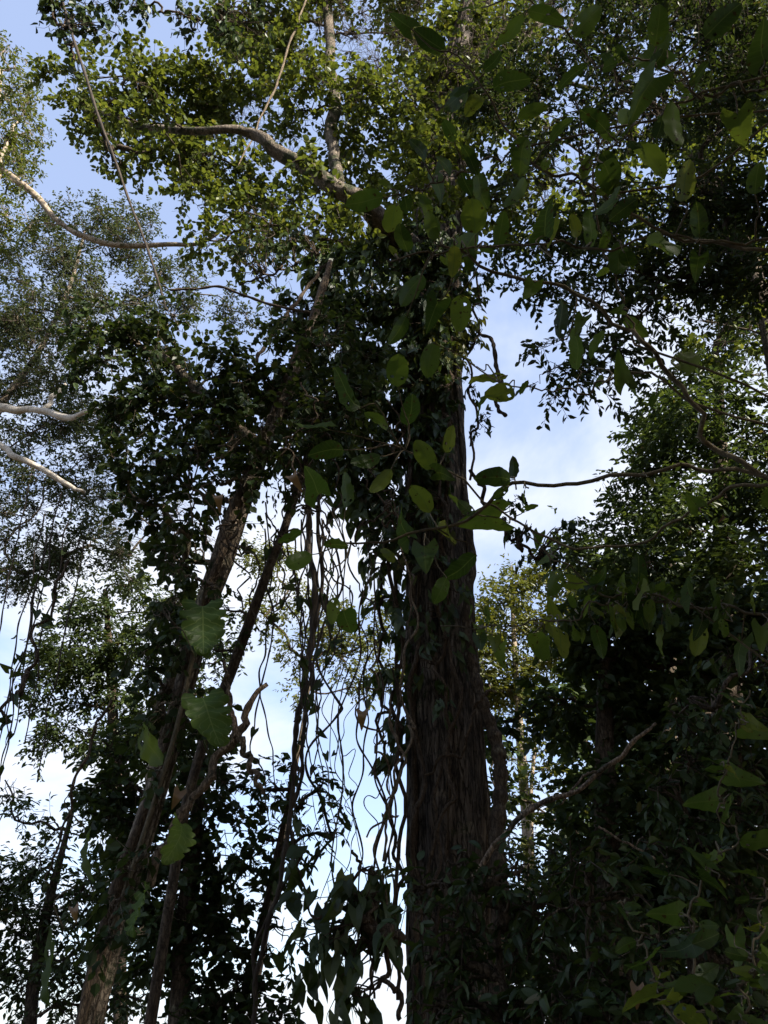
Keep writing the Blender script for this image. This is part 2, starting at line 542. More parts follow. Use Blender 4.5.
# holes cut in the crowns along the sun's direction, added to light chosen spots: (px, py, Y, radius in metres)
SV = np.array(S)
SUN_HOLES = [(92, 985, 6.9, .42), (156, 775, 6.9, .28), (204, 628, 6.3, .22), (208, 722, 6.3, .26), (148, 750, 6.3, .15), (228, 540, 7.0, .38), (184, 690, 6.9, .25), (488, 965, 9.0, .22), (505, 932, 9.0, .15), (447, 332, 8.6, .7), (648, 730, 5.5, .3), (690, 1018, 3.1, .22), (736, 962, 3.1, .2),
        (50, 412, 15, 1.2), (515, 625, 25, 4.5), (530, 780, 19, 3), (645, 405, 12.6, .9), (330, 630, 30, 5), (110, 650, 21, 3.5), (300, 215, 9, .7), (240, 60, 9, .8), (370, 120, 9, .9), (440, 110, 9, .9), (480, 60, 9, 1.0), (465, 470, 9.2, .22), (230, 710, 7, .2), (45, 480, 15, .8), (350, 30, 9, .8), (530, 80, 11, 1.8), (510, 170, 10.5, 1.4), (610, 100, 11, 1.2), (600, 190, 11, .9), (660, 60, 11, .9), (560, 40, 11, 1.0), (700, 160, 11, .7), (420, 60, 9.5, 1.0), (270, 180, 9, .9), (400, 180, 9, .8)]
SUN_HOLES = [(P(a, b, c), r) for a, b, c, r in SUN_HOLES]


def gaps(pos, rng):  # drops leaves standing between a chosen spot and the sun
    keep = np.ones(len(pos), bool)
    for p, r in SUN_HOLES:
        v = pos - p
        t = v @ SV
        d = np.linalg.norm(v - t[:, None] * SV, axis=1)
        keep &= ~((t > 1.2 + r * .6) & (d < r * rng.uniform(.75, 1.15, len(pos))))
    return keep


def tree(name, label, cat, Y, trunk, clumps, Lf, mat, cover=1.5, bark='bark_dark', tmpl=T_TINY, limbs=(), group=None,
         seed=0, hang=.35, twigs=False, ridge=None, shade_clumps=(), strands=0, ground=True, sides=14, lumps=7, trunk_base=None, bthick=1.0, tname='trunk', limb_bark=None, spread=.27):
    rng = np.random.default_rng(1000 + seed)
    if trunk_base is None:
        pts, rad = path_px(trunk, Y, max(12, len(trunk) * 8))
        if ground:
            b = pts[0].copy()
            k = b + (pts[0] - pts[1]) / np.linalg.norm(pts[0] - pts[1]) * max(b[2] + .3, .1)
            k[2] = -.3
            pts = np.vstack([k, (k + b) / 2, pts])
            rad = np.concatenate([[rad[0] * 1.3, rad[0] * 1.08], rad])
    else:
        s = spline(trunk_base, 24)
        pts, rad = s[:, :3], s[:, 3]
    root = thing(name, label, cat, (pts[0][0], pts[0][1], 0), group)
    mb = MB()
    if ridge:
        s = spline(np.column_stack([pts, rad]), 150)
        pts2, rad2 = s[:, :3], s[:, 3]
        ph = rng.random(12) * 7
        def rf(z, th):
            r = 1 + 0 * z * th
            for q, kk in enumerate((2, 3, 5, 7, 9, 13, 17)):
                r = r + ridge * (.9, .8, .8, .7, .6, .5, .4)[q] * np.cos(kk * th + ph[q] + 1.6 * np.sin(z * (5 + q) + ph[q]))
            return r + .02 * np.sin(z * 160 + 3 * th)
        mb.tube(pts2, rad2, 72, rf)
    else:
        n = len(pts)
        s = spline(np.column_stack([pts, rad]), n * 3)
        ph = rng.random(6) * 7
        mb.tube(s[:, :3], s[:, 3], sides, lambda z, th: 1 + .07 * np.cos(2 * th + 9 * z + ph[0]) + .05 * np.cos(3 * th - 14 * z + ph[1]) + .035 * np.sin(60 * z + 5 * th + ph[2]))
    mb.build(tname, M[bark], root)
    nodes = [p for p in pts]
    fixed = len(nodes)
    for lb in limbs:
        lp, lr = path_px(lb, Y, max(10, len(lb) * 6))
        lp = lp + wiggle(len(lp), rng, lr.mean() * .5, 2.5)
        MB().tube(lp, lr, 10, lambda z, th: 1 + .08 * np.cos(2 * th + 15 * z) + .06 * np.sin(40 * z + 3 * th)).build('limb', M[limb_bark or bark], root)
        nodes += list(lp)
    for k in range(strands):
        a = rng.random() * 2 * PI
        ii = np.linspace(0, len(pts) - 1, 50)
        c = np.array([np.interp(ii, np.arange(len(pts)), pts[:, q]) for q in range(3)]).T
        rr = np.interp(ii, np.arange(len(pts)), rad)
        ang = a + np.cumsum(rng.normal(size=50) * .06) + .25 * np.sin(np.linspace(0, 9, 50) + a)
        q = c + np.stack([np.cos(ang) * rr * 1.04, np.sin(ang) * rr * 1.04, 0 * rr], -1)
        MB().tube(q, (.008 + .032 * rng.random() ** 2.5) * (1 + .3 * np.sin(np.linspace(0, rng.uniform(9, 30), 50)) + .2 * rng.normal(size=50)).clip(.3), 7).build('clinging_root', M['liana' if k % 3 else bark], root)
    cl = []
    for c in clumps:
        p = P(c[0], c[1], Y + (c[3] if len(c) > 3 else 0))
        cl.append((p, m_of(c[2], p), c[4] if len(c) > 4 else cover))
    for c in shade_clumps:
        cl.append((np.array(c[:3], float), c[3], c[4] if len(c) > 4 else cover))
    # each clump hangs on the nearest piece of wood already there
    tk = np.array(nodes)
    order = sorted(range(len(cl)), key=lambda i: np.min(np.linalg.norm(tk - cl[i][0], axis=1)))
    par = {}
    npos, nid = list(nodes), [-1] * len(nodes)
    for i in order:
        A = np.array(npos)
        d = np.linalg.norm(A - cl[i][0], axis=1) + np.maximum(0, A[:, 2] - cl[i][0][2]) * .8
        j = int(np.argmin(d))
        par[i] = (npos[j].copy(), nid[j])
        pp = curve3(npos[j], cl[i][0], rng, 9)
        par[i] += (pp,)
        npos += list(pp[3:]); nid += [i] * 6
    desc = {i: 1 for i in par}
    for i in reversed(order):
        if par[i][1] >= 0:
            desc[par[i][1]] += desc[i]
    acc = [[], [], [], []]
    for i in order:
        C, r, cov = cl[i]
        pos, ld, nr, size, subs, sp, tips = crown_data(rng, C, r, Lf, cov, hang, lumps=lumps, spread=spread)
        for q, a in zip(acc, (pos, ld, nr, size)):
            q.append(a)
        if len(par) <= 100:
            mb = MB()
            r1 = .010 * bthick * math.sqrt(desc[i]) * (1 + r * .5)
            mb.tube(par[i][2], np.linspace(r1 * 1.5, r1, 9), 6)
            for s in subs:
                mb.tube(curve3(par[i][2][rng.integers(4, 9)], s, rng, 6, .25), np.linspace(min(r1 * .6, .03), .004, 6), 4, cap=False)
            if twigs:
                for s, e in zip(sp, tips):
                    j = np.argmin(np.linalg.norm(subs - s, axis=1))
                    mb.tube(np.array([subs[j], (subs[j] + s) / 2 + rng.normal(size=3) * .04, s, e]), [.006, .005, .004, .002], 3, cap=False)
            mb.build('branch', M['bark_dark' if bark == 'bark_big' else bark], root)
    pos, ld, nr, size = [np.concatenate(a) for a in acc]
    keep = gaps(pos, rng)
    leaves('crown', M[mat], root, tmpl, pos[keep], ld[keep], nr[keep], size[keep])
    return root


def ground_z(p):
    return np.array([p[0], p[1], 0.0])

#@@PART2
# ------------------------------------------------------------------ ground
gn = 61
gx = np.linspace(-1, 1, gn)
gx = np.sign(gx) * np.abs(gx) ** 3 * 900
X, Yg = np.meshgrid(gx, gx)
Zg = .12 * np.sin(X * .7) * np.cos(Yg * .6) - np.minimum(np.maximum(np.hypot(X, Yg) - 40, 0) * .02, 14) - .1
f = [(i * gn + j, i * gn + j + 1, (i + 1) * gn + j + 1, (i + 1) * gn + j) for i in range(gn - 1) for j in range(gn - 1)]
M['ground'] = bark_mat('leaf_litter', [(.3, (.03, .022, .014)), (.5, (.08, .058, .035)), (.7, (.05, .06, .025))], 2.2, 1, .8)
tag(mesh_obj('ground', np.stack([X, Yg, Zg], -1).reshape(-1, 3), f, [], M['ground']), kind='structure')

# ------------------------------------------------------------------ trees
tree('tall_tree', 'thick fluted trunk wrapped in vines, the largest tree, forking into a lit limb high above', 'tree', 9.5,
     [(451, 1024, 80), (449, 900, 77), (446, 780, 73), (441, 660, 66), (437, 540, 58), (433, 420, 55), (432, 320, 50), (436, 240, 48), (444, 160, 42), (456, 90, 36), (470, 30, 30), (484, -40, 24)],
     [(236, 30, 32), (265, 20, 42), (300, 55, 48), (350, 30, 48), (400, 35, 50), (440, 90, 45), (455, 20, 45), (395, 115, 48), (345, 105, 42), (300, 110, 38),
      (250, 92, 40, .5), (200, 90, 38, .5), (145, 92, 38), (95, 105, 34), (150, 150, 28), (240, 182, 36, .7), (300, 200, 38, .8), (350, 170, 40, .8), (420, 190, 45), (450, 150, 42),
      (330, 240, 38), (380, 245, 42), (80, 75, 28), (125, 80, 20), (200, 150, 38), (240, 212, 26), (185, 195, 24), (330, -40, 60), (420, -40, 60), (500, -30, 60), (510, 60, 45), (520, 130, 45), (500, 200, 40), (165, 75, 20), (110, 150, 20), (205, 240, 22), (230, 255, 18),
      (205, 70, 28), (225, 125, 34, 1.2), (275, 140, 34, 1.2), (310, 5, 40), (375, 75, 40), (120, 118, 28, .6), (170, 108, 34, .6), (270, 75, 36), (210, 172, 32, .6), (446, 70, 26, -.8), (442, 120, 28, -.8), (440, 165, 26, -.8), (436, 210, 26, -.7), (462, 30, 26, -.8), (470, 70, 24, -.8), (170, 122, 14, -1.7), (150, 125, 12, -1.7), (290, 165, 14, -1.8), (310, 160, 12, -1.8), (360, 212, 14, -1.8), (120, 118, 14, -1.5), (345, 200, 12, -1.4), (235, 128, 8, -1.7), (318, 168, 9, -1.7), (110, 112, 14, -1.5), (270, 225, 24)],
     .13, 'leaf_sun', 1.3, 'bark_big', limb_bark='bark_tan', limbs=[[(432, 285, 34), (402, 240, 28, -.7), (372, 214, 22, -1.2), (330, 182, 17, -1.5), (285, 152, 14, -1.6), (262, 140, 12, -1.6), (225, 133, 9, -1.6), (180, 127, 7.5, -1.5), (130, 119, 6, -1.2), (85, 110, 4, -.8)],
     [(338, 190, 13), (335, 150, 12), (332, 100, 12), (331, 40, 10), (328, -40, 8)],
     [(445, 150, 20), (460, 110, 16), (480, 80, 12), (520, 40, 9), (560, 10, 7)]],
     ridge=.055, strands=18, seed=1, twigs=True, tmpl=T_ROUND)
tree('leaning_tree', 'leaning pale barked tree smothered in dark vines, with a sunlit patch on its foot', 'tree', 7.2,
     [(88, 1024, 26), (106, 950, 25), (126, 880, 24), (152, 800, 22), (170, 740, 20), (188, 670, 19), (204, 610, 19), (222, 560, 21), (240, 505, 20), (256, 465, 17), (272, 425, 14), (285, 390, 14), (300, 350, 9), (314, 315, 6), (324, 285, 4), (330, 262, 2)],
     [(120, 330, 42), (170, 350, 48), (220, 375, 45), (150, 400, 48), (200, 420, 48), (250, 400, 45), (290, 385, 42), (120, 420, 34), (180, 465, 40), (230, 450, 32),
      (300, 430, 42), (330, 400, 38), (330, 345, 38), (295, 335, 26), (100, 365, 30), (165, 515, 30), (185, 560, 27), (180, 600, 24), (165, 640, 26), (270, 460, 28), (150, 455, 28), (205, 500, 22), (80, 335, 22), (165, 690, 26), (200, 720, 22), (170, 560, 24, -.5), (160, 610, 24, -.5), (182, 640, 18, -.5), (150, 660, 22, -.3), (155, 710, 20, -.3), (112, 938, 10, -.4, 1.4), (135, 862, 12, -.4, 1.4), (160, 770, 11, -.4, 1.4), (180, 702, 12, -.4, 1.4), (194, 640, 12, -.4, 1.4), (212, 585, 12, -.4, 1.4), (236, 525, 9, -.4, 1.2), (250, 480, 14, -.4, 1.4), (240, 440, 20, -.5), (262, 425, 20, -.5), (215, 480, 18, -.4), (140, 500, 26), (120, 475, 24), (180, 530, 22, -.3), (120, 900, 18, -.5, 1.2), (140, 930, 16, -.5, 1), (150, 850, 16, -.4, 1)],
     .105, 'leaf_dark', 1.15, 'bark_mid', seed=3, strands=9, spread=.21, lumps=11, twigs=True, hang=.6, limbs=[[(262, 450, 14), (230, 420, 11), (190, 380, 9), (150, 350, 7), (110, 325, 5)], [(204, 610, 12), (178, 660, 12, .3), (160, 720, 10, .4), (150, 790, 10, .5)]], tmpl=T_ROUND)
tree('spindly_tree', 'thin dark stem curving up between the leaning tree and the hanging lianas', 'tree', 7.8,
     [(170, 900, 10), (185, 810, 10), (205, 740, 11), (232, 670, 11), (252, 615, 10), (268, 570, 9), (284, 530, 8), (300, 480, 8), (318, 420, 7)],
     [(245, 640, 16), (215, 650, 16), (310, 455, 24), (285, 500, 18), (225, 610, 14)], .09, 'leaf_dark', .8, 'bark_dark', seed=4, hang=.5)
tree('edge_tree', 'pale stemmed tree cut by the left edge below the top corner gap of sky', 'tree', 12.0,
     [(-60, 1000, 16), (-50, 600, 14), (-35, 350, 12), (-20, 220, 10), (-5, 130, 7), (0, 70, 5)],
     [(5, 95, 24), (14, 135, 26), (2, 165, 24), (8, 215, 20), (0, 240, 20), (-40, 120, 40), (-40, 200, 40), (28, 100, 18), (35, 130, 14), (18, 70, 16), (22, 185, 16), (30, 225, 14), (8, 265, 18), (5, 50, 14), (25, 115, 14), (20, 160, 14), (55, 225, 12, 0, .6), (85, 238, 12, 0, .6), (120, 240, 10, 0, .5)],
     .12, 'leaf_sun', 1.2, 'bark_pale', seed=5, twigs=True,
     limbs=[[(-22, 160, 8), (8, 173, 6.5), (40, 200, 6), (62, 225, 5.5), (90, 240, 5.5), (130, 245, 5), (185, 245, 4.5), (212, 236, 4), (226, 222, 3), (236, 212, 2.4)], [(-5, 200, 4), (4, 150, 4), (14, 125, 3)]])
tree('feathery_tree', 'tall feathery tree of fine grey leaves with a white bare limb at the left edge', 'tree', 17,
     [(-60, 1000, 18), (-50, 700, 17), (-40, 560, 14), (-12, 430, 10), (40, 350, 6), (70, 285, 4), (85, 230, 2)],
     [(60, 260, 38), (100, 228, 28), (30, 310, 42), (100, 295, 38), (20, 365, 42), (65, 340, 38), (20, 440, 40), (70, 470, 42), (120, 500, 40), (30, 520, 44), (90, 545, 38), (25, 575, 36), (130, 555, 30),
      (160, 480, 34), (130, 250, 28), (180, 288, 30), (230, 312, 22), (140, 300, 30), (70, 420, 34), (120, 450, 34), (50, 390, 34), (0, 480, 36), (60, 560, 30), (160, 270, 20), (45, 240, 22), (60, 215, 22), (110, 215, 18), (150, 230, 18), (20, 280, 24), (110, 410, 30), (150, 525, 30), (265, 330, 16), (210, 545, 20, 0, .6), (0, 400, 34), (10, 330, 36)],
     .12, 'leaf_fine', 1.4, 'bark_mid', limb_bark='bark_white', seed=6, twigs=True, hang=.15, bthick=.8,
     limbs=[[(-30, 405, 9, -1), (0, 407, 8, -2), (30, 410, 7, -2.2), (60, 415, 6.5, -3), (90, 413, 4.5, -4), (120, 406, 2, -4.5)], [(42, 412, 5, -2.2), (54, 396, 4.5, -2.2), (66, 384, 3, -2.2)], [(-10, 440, 7, -1.5), (10, 452, 6, -2), (35, 466, 6, -2), (60, 480, 5, -2), (85, 492, 3, -2)]])
tree('background_tree', 'leafy tree with a rounded lit crown standing beyond the leaning tree on its left side', 'tree', 21,
     [(120, 1000, 14), (118, 860, 13), (115, 760, 11), (110, 660, 8), (105, 590, 5)],
     [(100, 612, 32), (65, 655, 32), (120, 660, 38), (168, 640, 30), (85, 705, 36), (140, 715, 34), (45, 685, 20), (190, 690, 26), (160, 605, 24), (110, 745, 30), (60, 735, 24), (160, 755, 30), (130, 580, 20), (190, 740, 26), (200, 610, 22), (225, 650, 18)],
     .17, 'leaf_mid', 3.4, seed=7, twigs=False, bthick=1.3)
tree('background_tree', 'thinly leaved tree at the lower left edge with bright sky behind it', 'tree', 13,
     [(30, 1100, 14), (32, 1000, 13), (45, 920, 10), (60, 860, 7), (75, 800, 4)],
     [(30, 868, 36), (80, 895, 38), (20, 935, 38), (70, 955, 42), (112, 850, 32), (30, 995, 38), (120, 940, 36), (100, 800, 26), (140, 1000, 36), (75, 1005, 34), (-10, 890, 40), (15, 820, 24, 0, .6), (55, 830, 24, 0, .8), (5, 780, 22, 0, .5), (110, 900, 28), (-20, 960, 40)],
     .12, 'leaf_mid', 1.7, seed=8, twigs=True)
tree('background_tree', 'dark dense tree close behind the foot of the leaning tree', 'tree', 9,
     [(178, 1024, 20), (182, 950, 19), (190, 880, 16), (198, 800, 11), (200, 740, 6)],
     [(190, 765, 30), (212, 805, 34), (180, 840, 40), (220, 855, 34), (180, 900, 42), (225, 915, 34), (200, 955, 42), (160, 960, 34), (235, 985, 34), (190, 1010, 42), (125, 780, 28), (130, 825, 34), (150, 870, 30), (115, 760, 20), (140, 920, 30), (230, 1020, 30), (215, 765, 22), (150, 810, 26), (135, 740, 22), (105, 800, 22)],
     .11, 'leaf_dark', 1.7, seed=9, twigs=True, tmpl=T_ROUND)
tree('small_tree', 'small open tree of pointed leaves outlined on the sky between the two trunks', 'tree', 9.3,
     [(236, 1030, 9), (252, 965, 8), (266, 905, 7), (278, 850, 6), (288, 800, 4), (292, 765, 2.5)],
     [(272, 790, 28), (302, 805, 26), (290, 848, 24), (322, 785, 17), (262, 838, 28), (328, 832, 15), (282, 885, 20), (250, 790, 22), (268, 955, 24), (245, 1005, 30), (290, 1000, 24, 0, .7), (262, 905, 20), (335, 800, 9), (310, 835, 16), (300, 770, 16), (285, 930, 14, 0, .5), (280, 1020, 26), (240, 870, 24)],
     .125, 'leaf_dark', .8, seed=10, twigs=True, hang=.55, tmpl=T_TINY)
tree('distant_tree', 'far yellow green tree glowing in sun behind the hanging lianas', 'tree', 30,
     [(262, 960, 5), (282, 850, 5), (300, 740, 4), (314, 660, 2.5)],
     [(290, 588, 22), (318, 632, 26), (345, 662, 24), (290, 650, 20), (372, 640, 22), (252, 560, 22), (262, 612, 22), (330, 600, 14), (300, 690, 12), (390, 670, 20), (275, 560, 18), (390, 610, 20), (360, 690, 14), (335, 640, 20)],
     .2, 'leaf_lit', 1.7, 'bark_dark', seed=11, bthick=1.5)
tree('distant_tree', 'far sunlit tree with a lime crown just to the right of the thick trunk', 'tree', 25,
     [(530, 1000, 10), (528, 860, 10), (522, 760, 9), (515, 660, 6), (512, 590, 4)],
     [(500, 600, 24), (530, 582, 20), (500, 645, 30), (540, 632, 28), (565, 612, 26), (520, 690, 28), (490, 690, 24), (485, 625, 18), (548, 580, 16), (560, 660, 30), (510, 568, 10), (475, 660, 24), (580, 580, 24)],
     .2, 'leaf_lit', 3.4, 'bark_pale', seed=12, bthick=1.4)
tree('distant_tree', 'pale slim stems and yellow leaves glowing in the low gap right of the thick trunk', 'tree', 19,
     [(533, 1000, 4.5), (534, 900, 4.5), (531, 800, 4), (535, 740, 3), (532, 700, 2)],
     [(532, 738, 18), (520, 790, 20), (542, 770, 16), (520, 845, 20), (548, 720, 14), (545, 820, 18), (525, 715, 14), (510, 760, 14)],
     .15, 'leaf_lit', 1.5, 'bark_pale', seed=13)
# the dark wood on the right
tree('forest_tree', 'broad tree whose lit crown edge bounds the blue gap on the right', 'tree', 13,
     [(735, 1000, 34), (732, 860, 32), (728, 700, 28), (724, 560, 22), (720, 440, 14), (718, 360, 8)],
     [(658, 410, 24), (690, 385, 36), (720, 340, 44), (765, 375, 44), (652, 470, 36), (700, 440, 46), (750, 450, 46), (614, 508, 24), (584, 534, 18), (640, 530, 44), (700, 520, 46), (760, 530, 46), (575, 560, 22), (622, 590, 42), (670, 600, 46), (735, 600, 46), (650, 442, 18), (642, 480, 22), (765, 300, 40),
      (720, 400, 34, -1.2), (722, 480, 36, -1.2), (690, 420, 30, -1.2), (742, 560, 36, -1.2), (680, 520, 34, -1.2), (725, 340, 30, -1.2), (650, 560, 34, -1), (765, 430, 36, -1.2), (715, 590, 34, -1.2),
      (860, 300, 110), (860, 500, 120), (1000, 350, 140), (1000, 560, 140), (1150, 420, 150), (850, 230, 90), (1000, 200, 120), (1000, 280, 110), (1150, 350, 120), (1300, 420, 130)],  # clumps past the right edge, added to cast shade on the wood
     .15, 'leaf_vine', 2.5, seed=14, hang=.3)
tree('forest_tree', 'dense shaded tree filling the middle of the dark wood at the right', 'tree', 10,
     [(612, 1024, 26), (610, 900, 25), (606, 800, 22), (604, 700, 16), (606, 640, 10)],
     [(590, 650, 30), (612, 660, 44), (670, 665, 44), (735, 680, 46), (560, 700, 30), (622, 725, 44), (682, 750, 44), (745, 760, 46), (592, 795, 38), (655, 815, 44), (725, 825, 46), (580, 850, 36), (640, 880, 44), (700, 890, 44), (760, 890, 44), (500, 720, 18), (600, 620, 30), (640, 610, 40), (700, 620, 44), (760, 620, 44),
      (860, 700, 100), (880, 850, 110), (1000, 700, 130), (850, 560, 90)],  # out-of-view clumps, added to keep the trunks and undergrowth shaded
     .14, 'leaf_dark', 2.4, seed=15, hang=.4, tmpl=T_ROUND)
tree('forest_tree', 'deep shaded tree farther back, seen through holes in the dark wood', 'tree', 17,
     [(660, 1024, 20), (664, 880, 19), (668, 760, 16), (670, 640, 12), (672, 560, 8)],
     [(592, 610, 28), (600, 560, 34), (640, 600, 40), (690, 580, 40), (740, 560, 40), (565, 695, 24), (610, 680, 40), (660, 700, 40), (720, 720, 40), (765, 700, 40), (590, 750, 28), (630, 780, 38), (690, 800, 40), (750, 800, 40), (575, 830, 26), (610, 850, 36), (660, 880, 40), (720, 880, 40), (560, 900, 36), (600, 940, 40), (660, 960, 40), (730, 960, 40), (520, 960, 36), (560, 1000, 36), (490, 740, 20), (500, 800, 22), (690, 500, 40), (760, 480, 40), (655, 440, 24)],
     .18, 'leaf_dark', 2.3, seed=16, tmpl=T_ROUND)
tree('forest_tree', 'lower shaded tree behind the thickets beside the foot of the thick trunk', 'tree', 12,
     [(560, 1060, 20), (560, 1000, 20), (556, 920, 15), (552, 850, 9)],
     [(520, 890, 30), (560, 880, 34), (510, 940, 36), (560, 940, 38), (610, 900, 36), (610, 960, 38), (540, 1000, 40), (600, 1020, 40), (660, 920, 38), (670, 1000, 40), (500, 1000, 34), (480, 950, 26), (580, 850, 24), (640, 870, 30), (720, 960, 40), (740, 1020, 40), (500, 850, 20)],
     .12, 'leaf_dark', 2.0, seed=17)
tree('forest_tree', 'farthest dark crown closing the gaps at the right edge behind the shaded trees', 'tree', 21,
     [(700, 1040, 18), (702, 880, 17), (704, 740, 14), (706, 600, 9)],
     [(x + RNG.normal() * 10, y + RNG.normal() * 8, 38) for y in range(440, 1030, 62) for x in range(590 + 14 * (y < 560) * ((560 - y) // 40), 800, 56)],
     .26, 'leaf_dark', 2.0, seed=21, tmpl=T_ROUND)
tree('overhanging_tree', 'tall tree leaning in from the right, its small dark leaves hanging over the blue gap', 'tree', 7.2, None,
     [(505, 30, 44, 0, 1.1), (545, 60, 52, 0, 1.4), (620, 40, 56, 0, 1.9), (700, 40, 58), (762, 60, 58), (560, 120, 48, 0, 1.4), (640, 120, 56, 0, 2.0), (720, 130, 58), (530, 180, 40, 0, .9), (590, 190, 52), (670, 200, 54), (740, 210, 56), (545, 240, 34), (600, 265, 42), (660, 280, 42), (722, 282, 50), (555, 290, 24), (590, 335, 26), (580, 372, 24), (620, 350, 24), (548, 372, 14), (640, 315, 26), (500, 250, 18), (525, 290, 14), (555, 400, 8), (540, 345, 12), (610, 390, 9), (765, 300, 36),
      (480, 100, 34), (640, -20, 60), (740, -20, 60), (560, -20, 60)],
     .12, 'leaf_dark', 2.0, seed=18, bthick=.45, twigs=True, tmpl=T_TINY, hang=.4,
     trunk_base=[(9, -4.5, -.3, .4), (8.9, -4.2, 4, .36), (8.4, -3, 9, .28), (6.8, 1.2, 13, .2), (5.5, 3.2, 16, .12)],
     shade_clumps=[(7, 1, 12, 3, 1.6), (9, -1, 14, 3.4, 1.8), (5, 0, 14, 2.6, 1.3), (11, 1, 11, 3.2, 1.8), (10, -3, 10, 3.2, 1.8), (8, 3, 9, 2.6, 1.6), (12, 3, 8, 3, 1.6), (8, -1, 7, 2.5, 1.5), (9.5, 4.5, 15, 3, 1.6), (12, 4, 13, 3, 1.8), (6, -4, 12, 3, 1.5), (6.5, -2, 5, 2.2, 1.3), (12, -5, 13, 3.5, 1.8), (5, 4, 15, 2.2, 1.2), (9, 2, 17, 3, 1.5), (13, 0, 16, 3.4, 1.6),  # unseen crown clumps, added overhead and behind the camera to shade the near growth
            (1, -4, 13, 3.6, 1.4), (-3, -4, 13, 3.8, 1.4), (3, -7, 10, 3.6, 1.5), (-2, -8, 9, 4, 1.5), (6, -8, 7, 3.6, 1.5), (-6, -6, 10, 3.8, 1.4), (1, -9, 5, 3.8, 1.5), (-5, -10, 5, 4, 1.5), (7, -5, 4, 3, 1.5), (10, 3, 5, 3, 1.6), (9, 6, 8, 2.6, 1.4), (2.5, -1.5, 12, 2.4, 1.3), (-1, -1.5, 15, 2.6, 1.0), (6.5, 2, 9, 2, 1.5), (4.5, -3, 8, 2.4, 1.4)])


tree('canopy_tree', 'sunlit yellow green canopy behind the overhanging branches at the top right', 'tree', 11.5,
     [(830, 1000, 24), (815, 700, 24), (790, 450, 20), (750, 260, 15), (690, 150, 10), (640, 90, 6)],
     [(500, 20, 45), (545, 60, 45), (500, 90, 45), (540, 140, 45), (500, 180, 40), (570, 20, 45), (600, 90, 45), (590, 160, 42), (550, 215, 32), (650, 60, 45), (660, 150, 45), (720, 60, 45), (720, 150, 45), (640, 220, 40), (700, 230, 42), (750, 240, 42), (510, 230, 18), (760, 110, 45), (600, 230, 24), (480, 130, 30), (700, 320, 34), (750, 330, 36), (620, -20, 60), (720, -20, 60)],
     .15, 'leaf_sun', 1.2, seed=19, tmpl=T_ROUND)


# ------------------------------------------------------------------ climbing vines on the trunks
def climber(name, label, cat, Y, stems, clumps, Lf, mat, tmpl=T_HEART, cover=1.3, hang=.7, seed=0, group=None, lumps=6):
    rng = np.random.default_rng(3000 + seed)
    p0 = P(stems[0][0][0], stems[0][0][1], Y)
    root = thing(name, label, cat, (p0[0], p0[1], max(0, p0[2])), group)
    allp = []
    for s in stems:
        pts, rad = path_px([(*c[:2], c[2] if len(c) > 2 else 3, c[3] if len(c) > 3 else 0) for c in s], Y, 60)
        pts = pts + wiggle(60, rng, .05, 5)
        MB().tube(pts, rad, 6).build('stem', M['liana'], root)
        allp += list(pts)
    A = np.array(allp)
    acc = [[], [], [], []]
    for c in clumps:
        tw = MB()
        C = P(c[0], c[1], Y + (c[3] if len(c) > 3 else 0))
        r = m_of(c[2], C)
        pos, ld, nr, size, subs, sp, tips = crown_data(rng, C, r, Lf, c[4] if len(c) > 4 else cover, hang, per=5, lumps=lumps)
        nr = nr * .8 + (CAM - pos) / np.linalg.norm(CAM - pos, axis=1)[:, None] * .5
        ld[:, 2] -= .4
        for q, a in zip(acc, (pos, ld, nr, size)):
            q.append(a)
        j = np.argmin(np.linalg.norm(A - C, axis=1))
        for s in subs:
            tw.tube(curve3(A[j], s, rng, 9, .3), np.linspace(.010, .004, 9), 4, cap=False)
        for s, e in zip(sp, tips):
            k = np.argmin(np.linalg.norm(subs - s, axis=1))
            tw.tube(curve3(subs[k], e, rng, 5, .3), np.linspace(.005, .002, 5), 3, cap=False)
        tw.build('side_stem', M['liana'], root)
    pos, ld, nr, size = [np.concatenate(a) for a in acc]
    leaves('foliage', M[mat], root, tmpl, pos, ld, nr, size)
    return root


climber('climbing_vine', 'dark mass of broad vine leaves draped over the fork of the thick trunk', 'vine', 8.9,
        [[(415, 1000, 5), (418, 800, 5), (412, 600, 5), (405, 430, 5), (400, 300, 5), (380, 240, 4)], [(396, 900, 4), (400, 700, 4), (385, 520, 4), (360, 400, 4), (345, 300, 4)]],
        [(340, 285, 32), (380, 300, 38), (415, 315, 32), (350, 345, 38), (400, 365, 38), (340, 420, 36), (380, 440, 38), (330, 478, 30), (370, 500, 34), (400, 530, 28), (425, 390, 22), (360, 385, 34), (310, 400, 26), (305, 450, 26), (415, 460, 20), (390, 480, 28), (420, 265, 26), (310, 310, 18), (385, 560, 20, 0, .8), (390, 610, 15, 0, .8), (385, 660, 14, 0, .7), (300, 380, 22),
         (432, 340, 26), (440, 290, 26), (440, 250, 26), (400, 230, 28), (445, 390, 16), (425, 425, 18), (405, 410, 26), (360, 260, 26), (430, 470, 16), (455, 275, 18), (350, 310, 30), (320, 360, 26)],
        .16, 'leaf_vine', cover=1.9, seed=1)
climber('climbing_vine', 'bright sunlit vine leaves clinging to the thick trunk above its bare bark', 'vine', 8.9,
        [[(440, 560, 4), (446, 450, 4), (448, 380, 4), (450, 310, 3)]],
        [(446, 335, 20), (450, 310, 16), (432, 350, 16), (455, 355, 13), (462, 325, 12)], .14, 'leaf_lit', cover=1.3, seed=2)
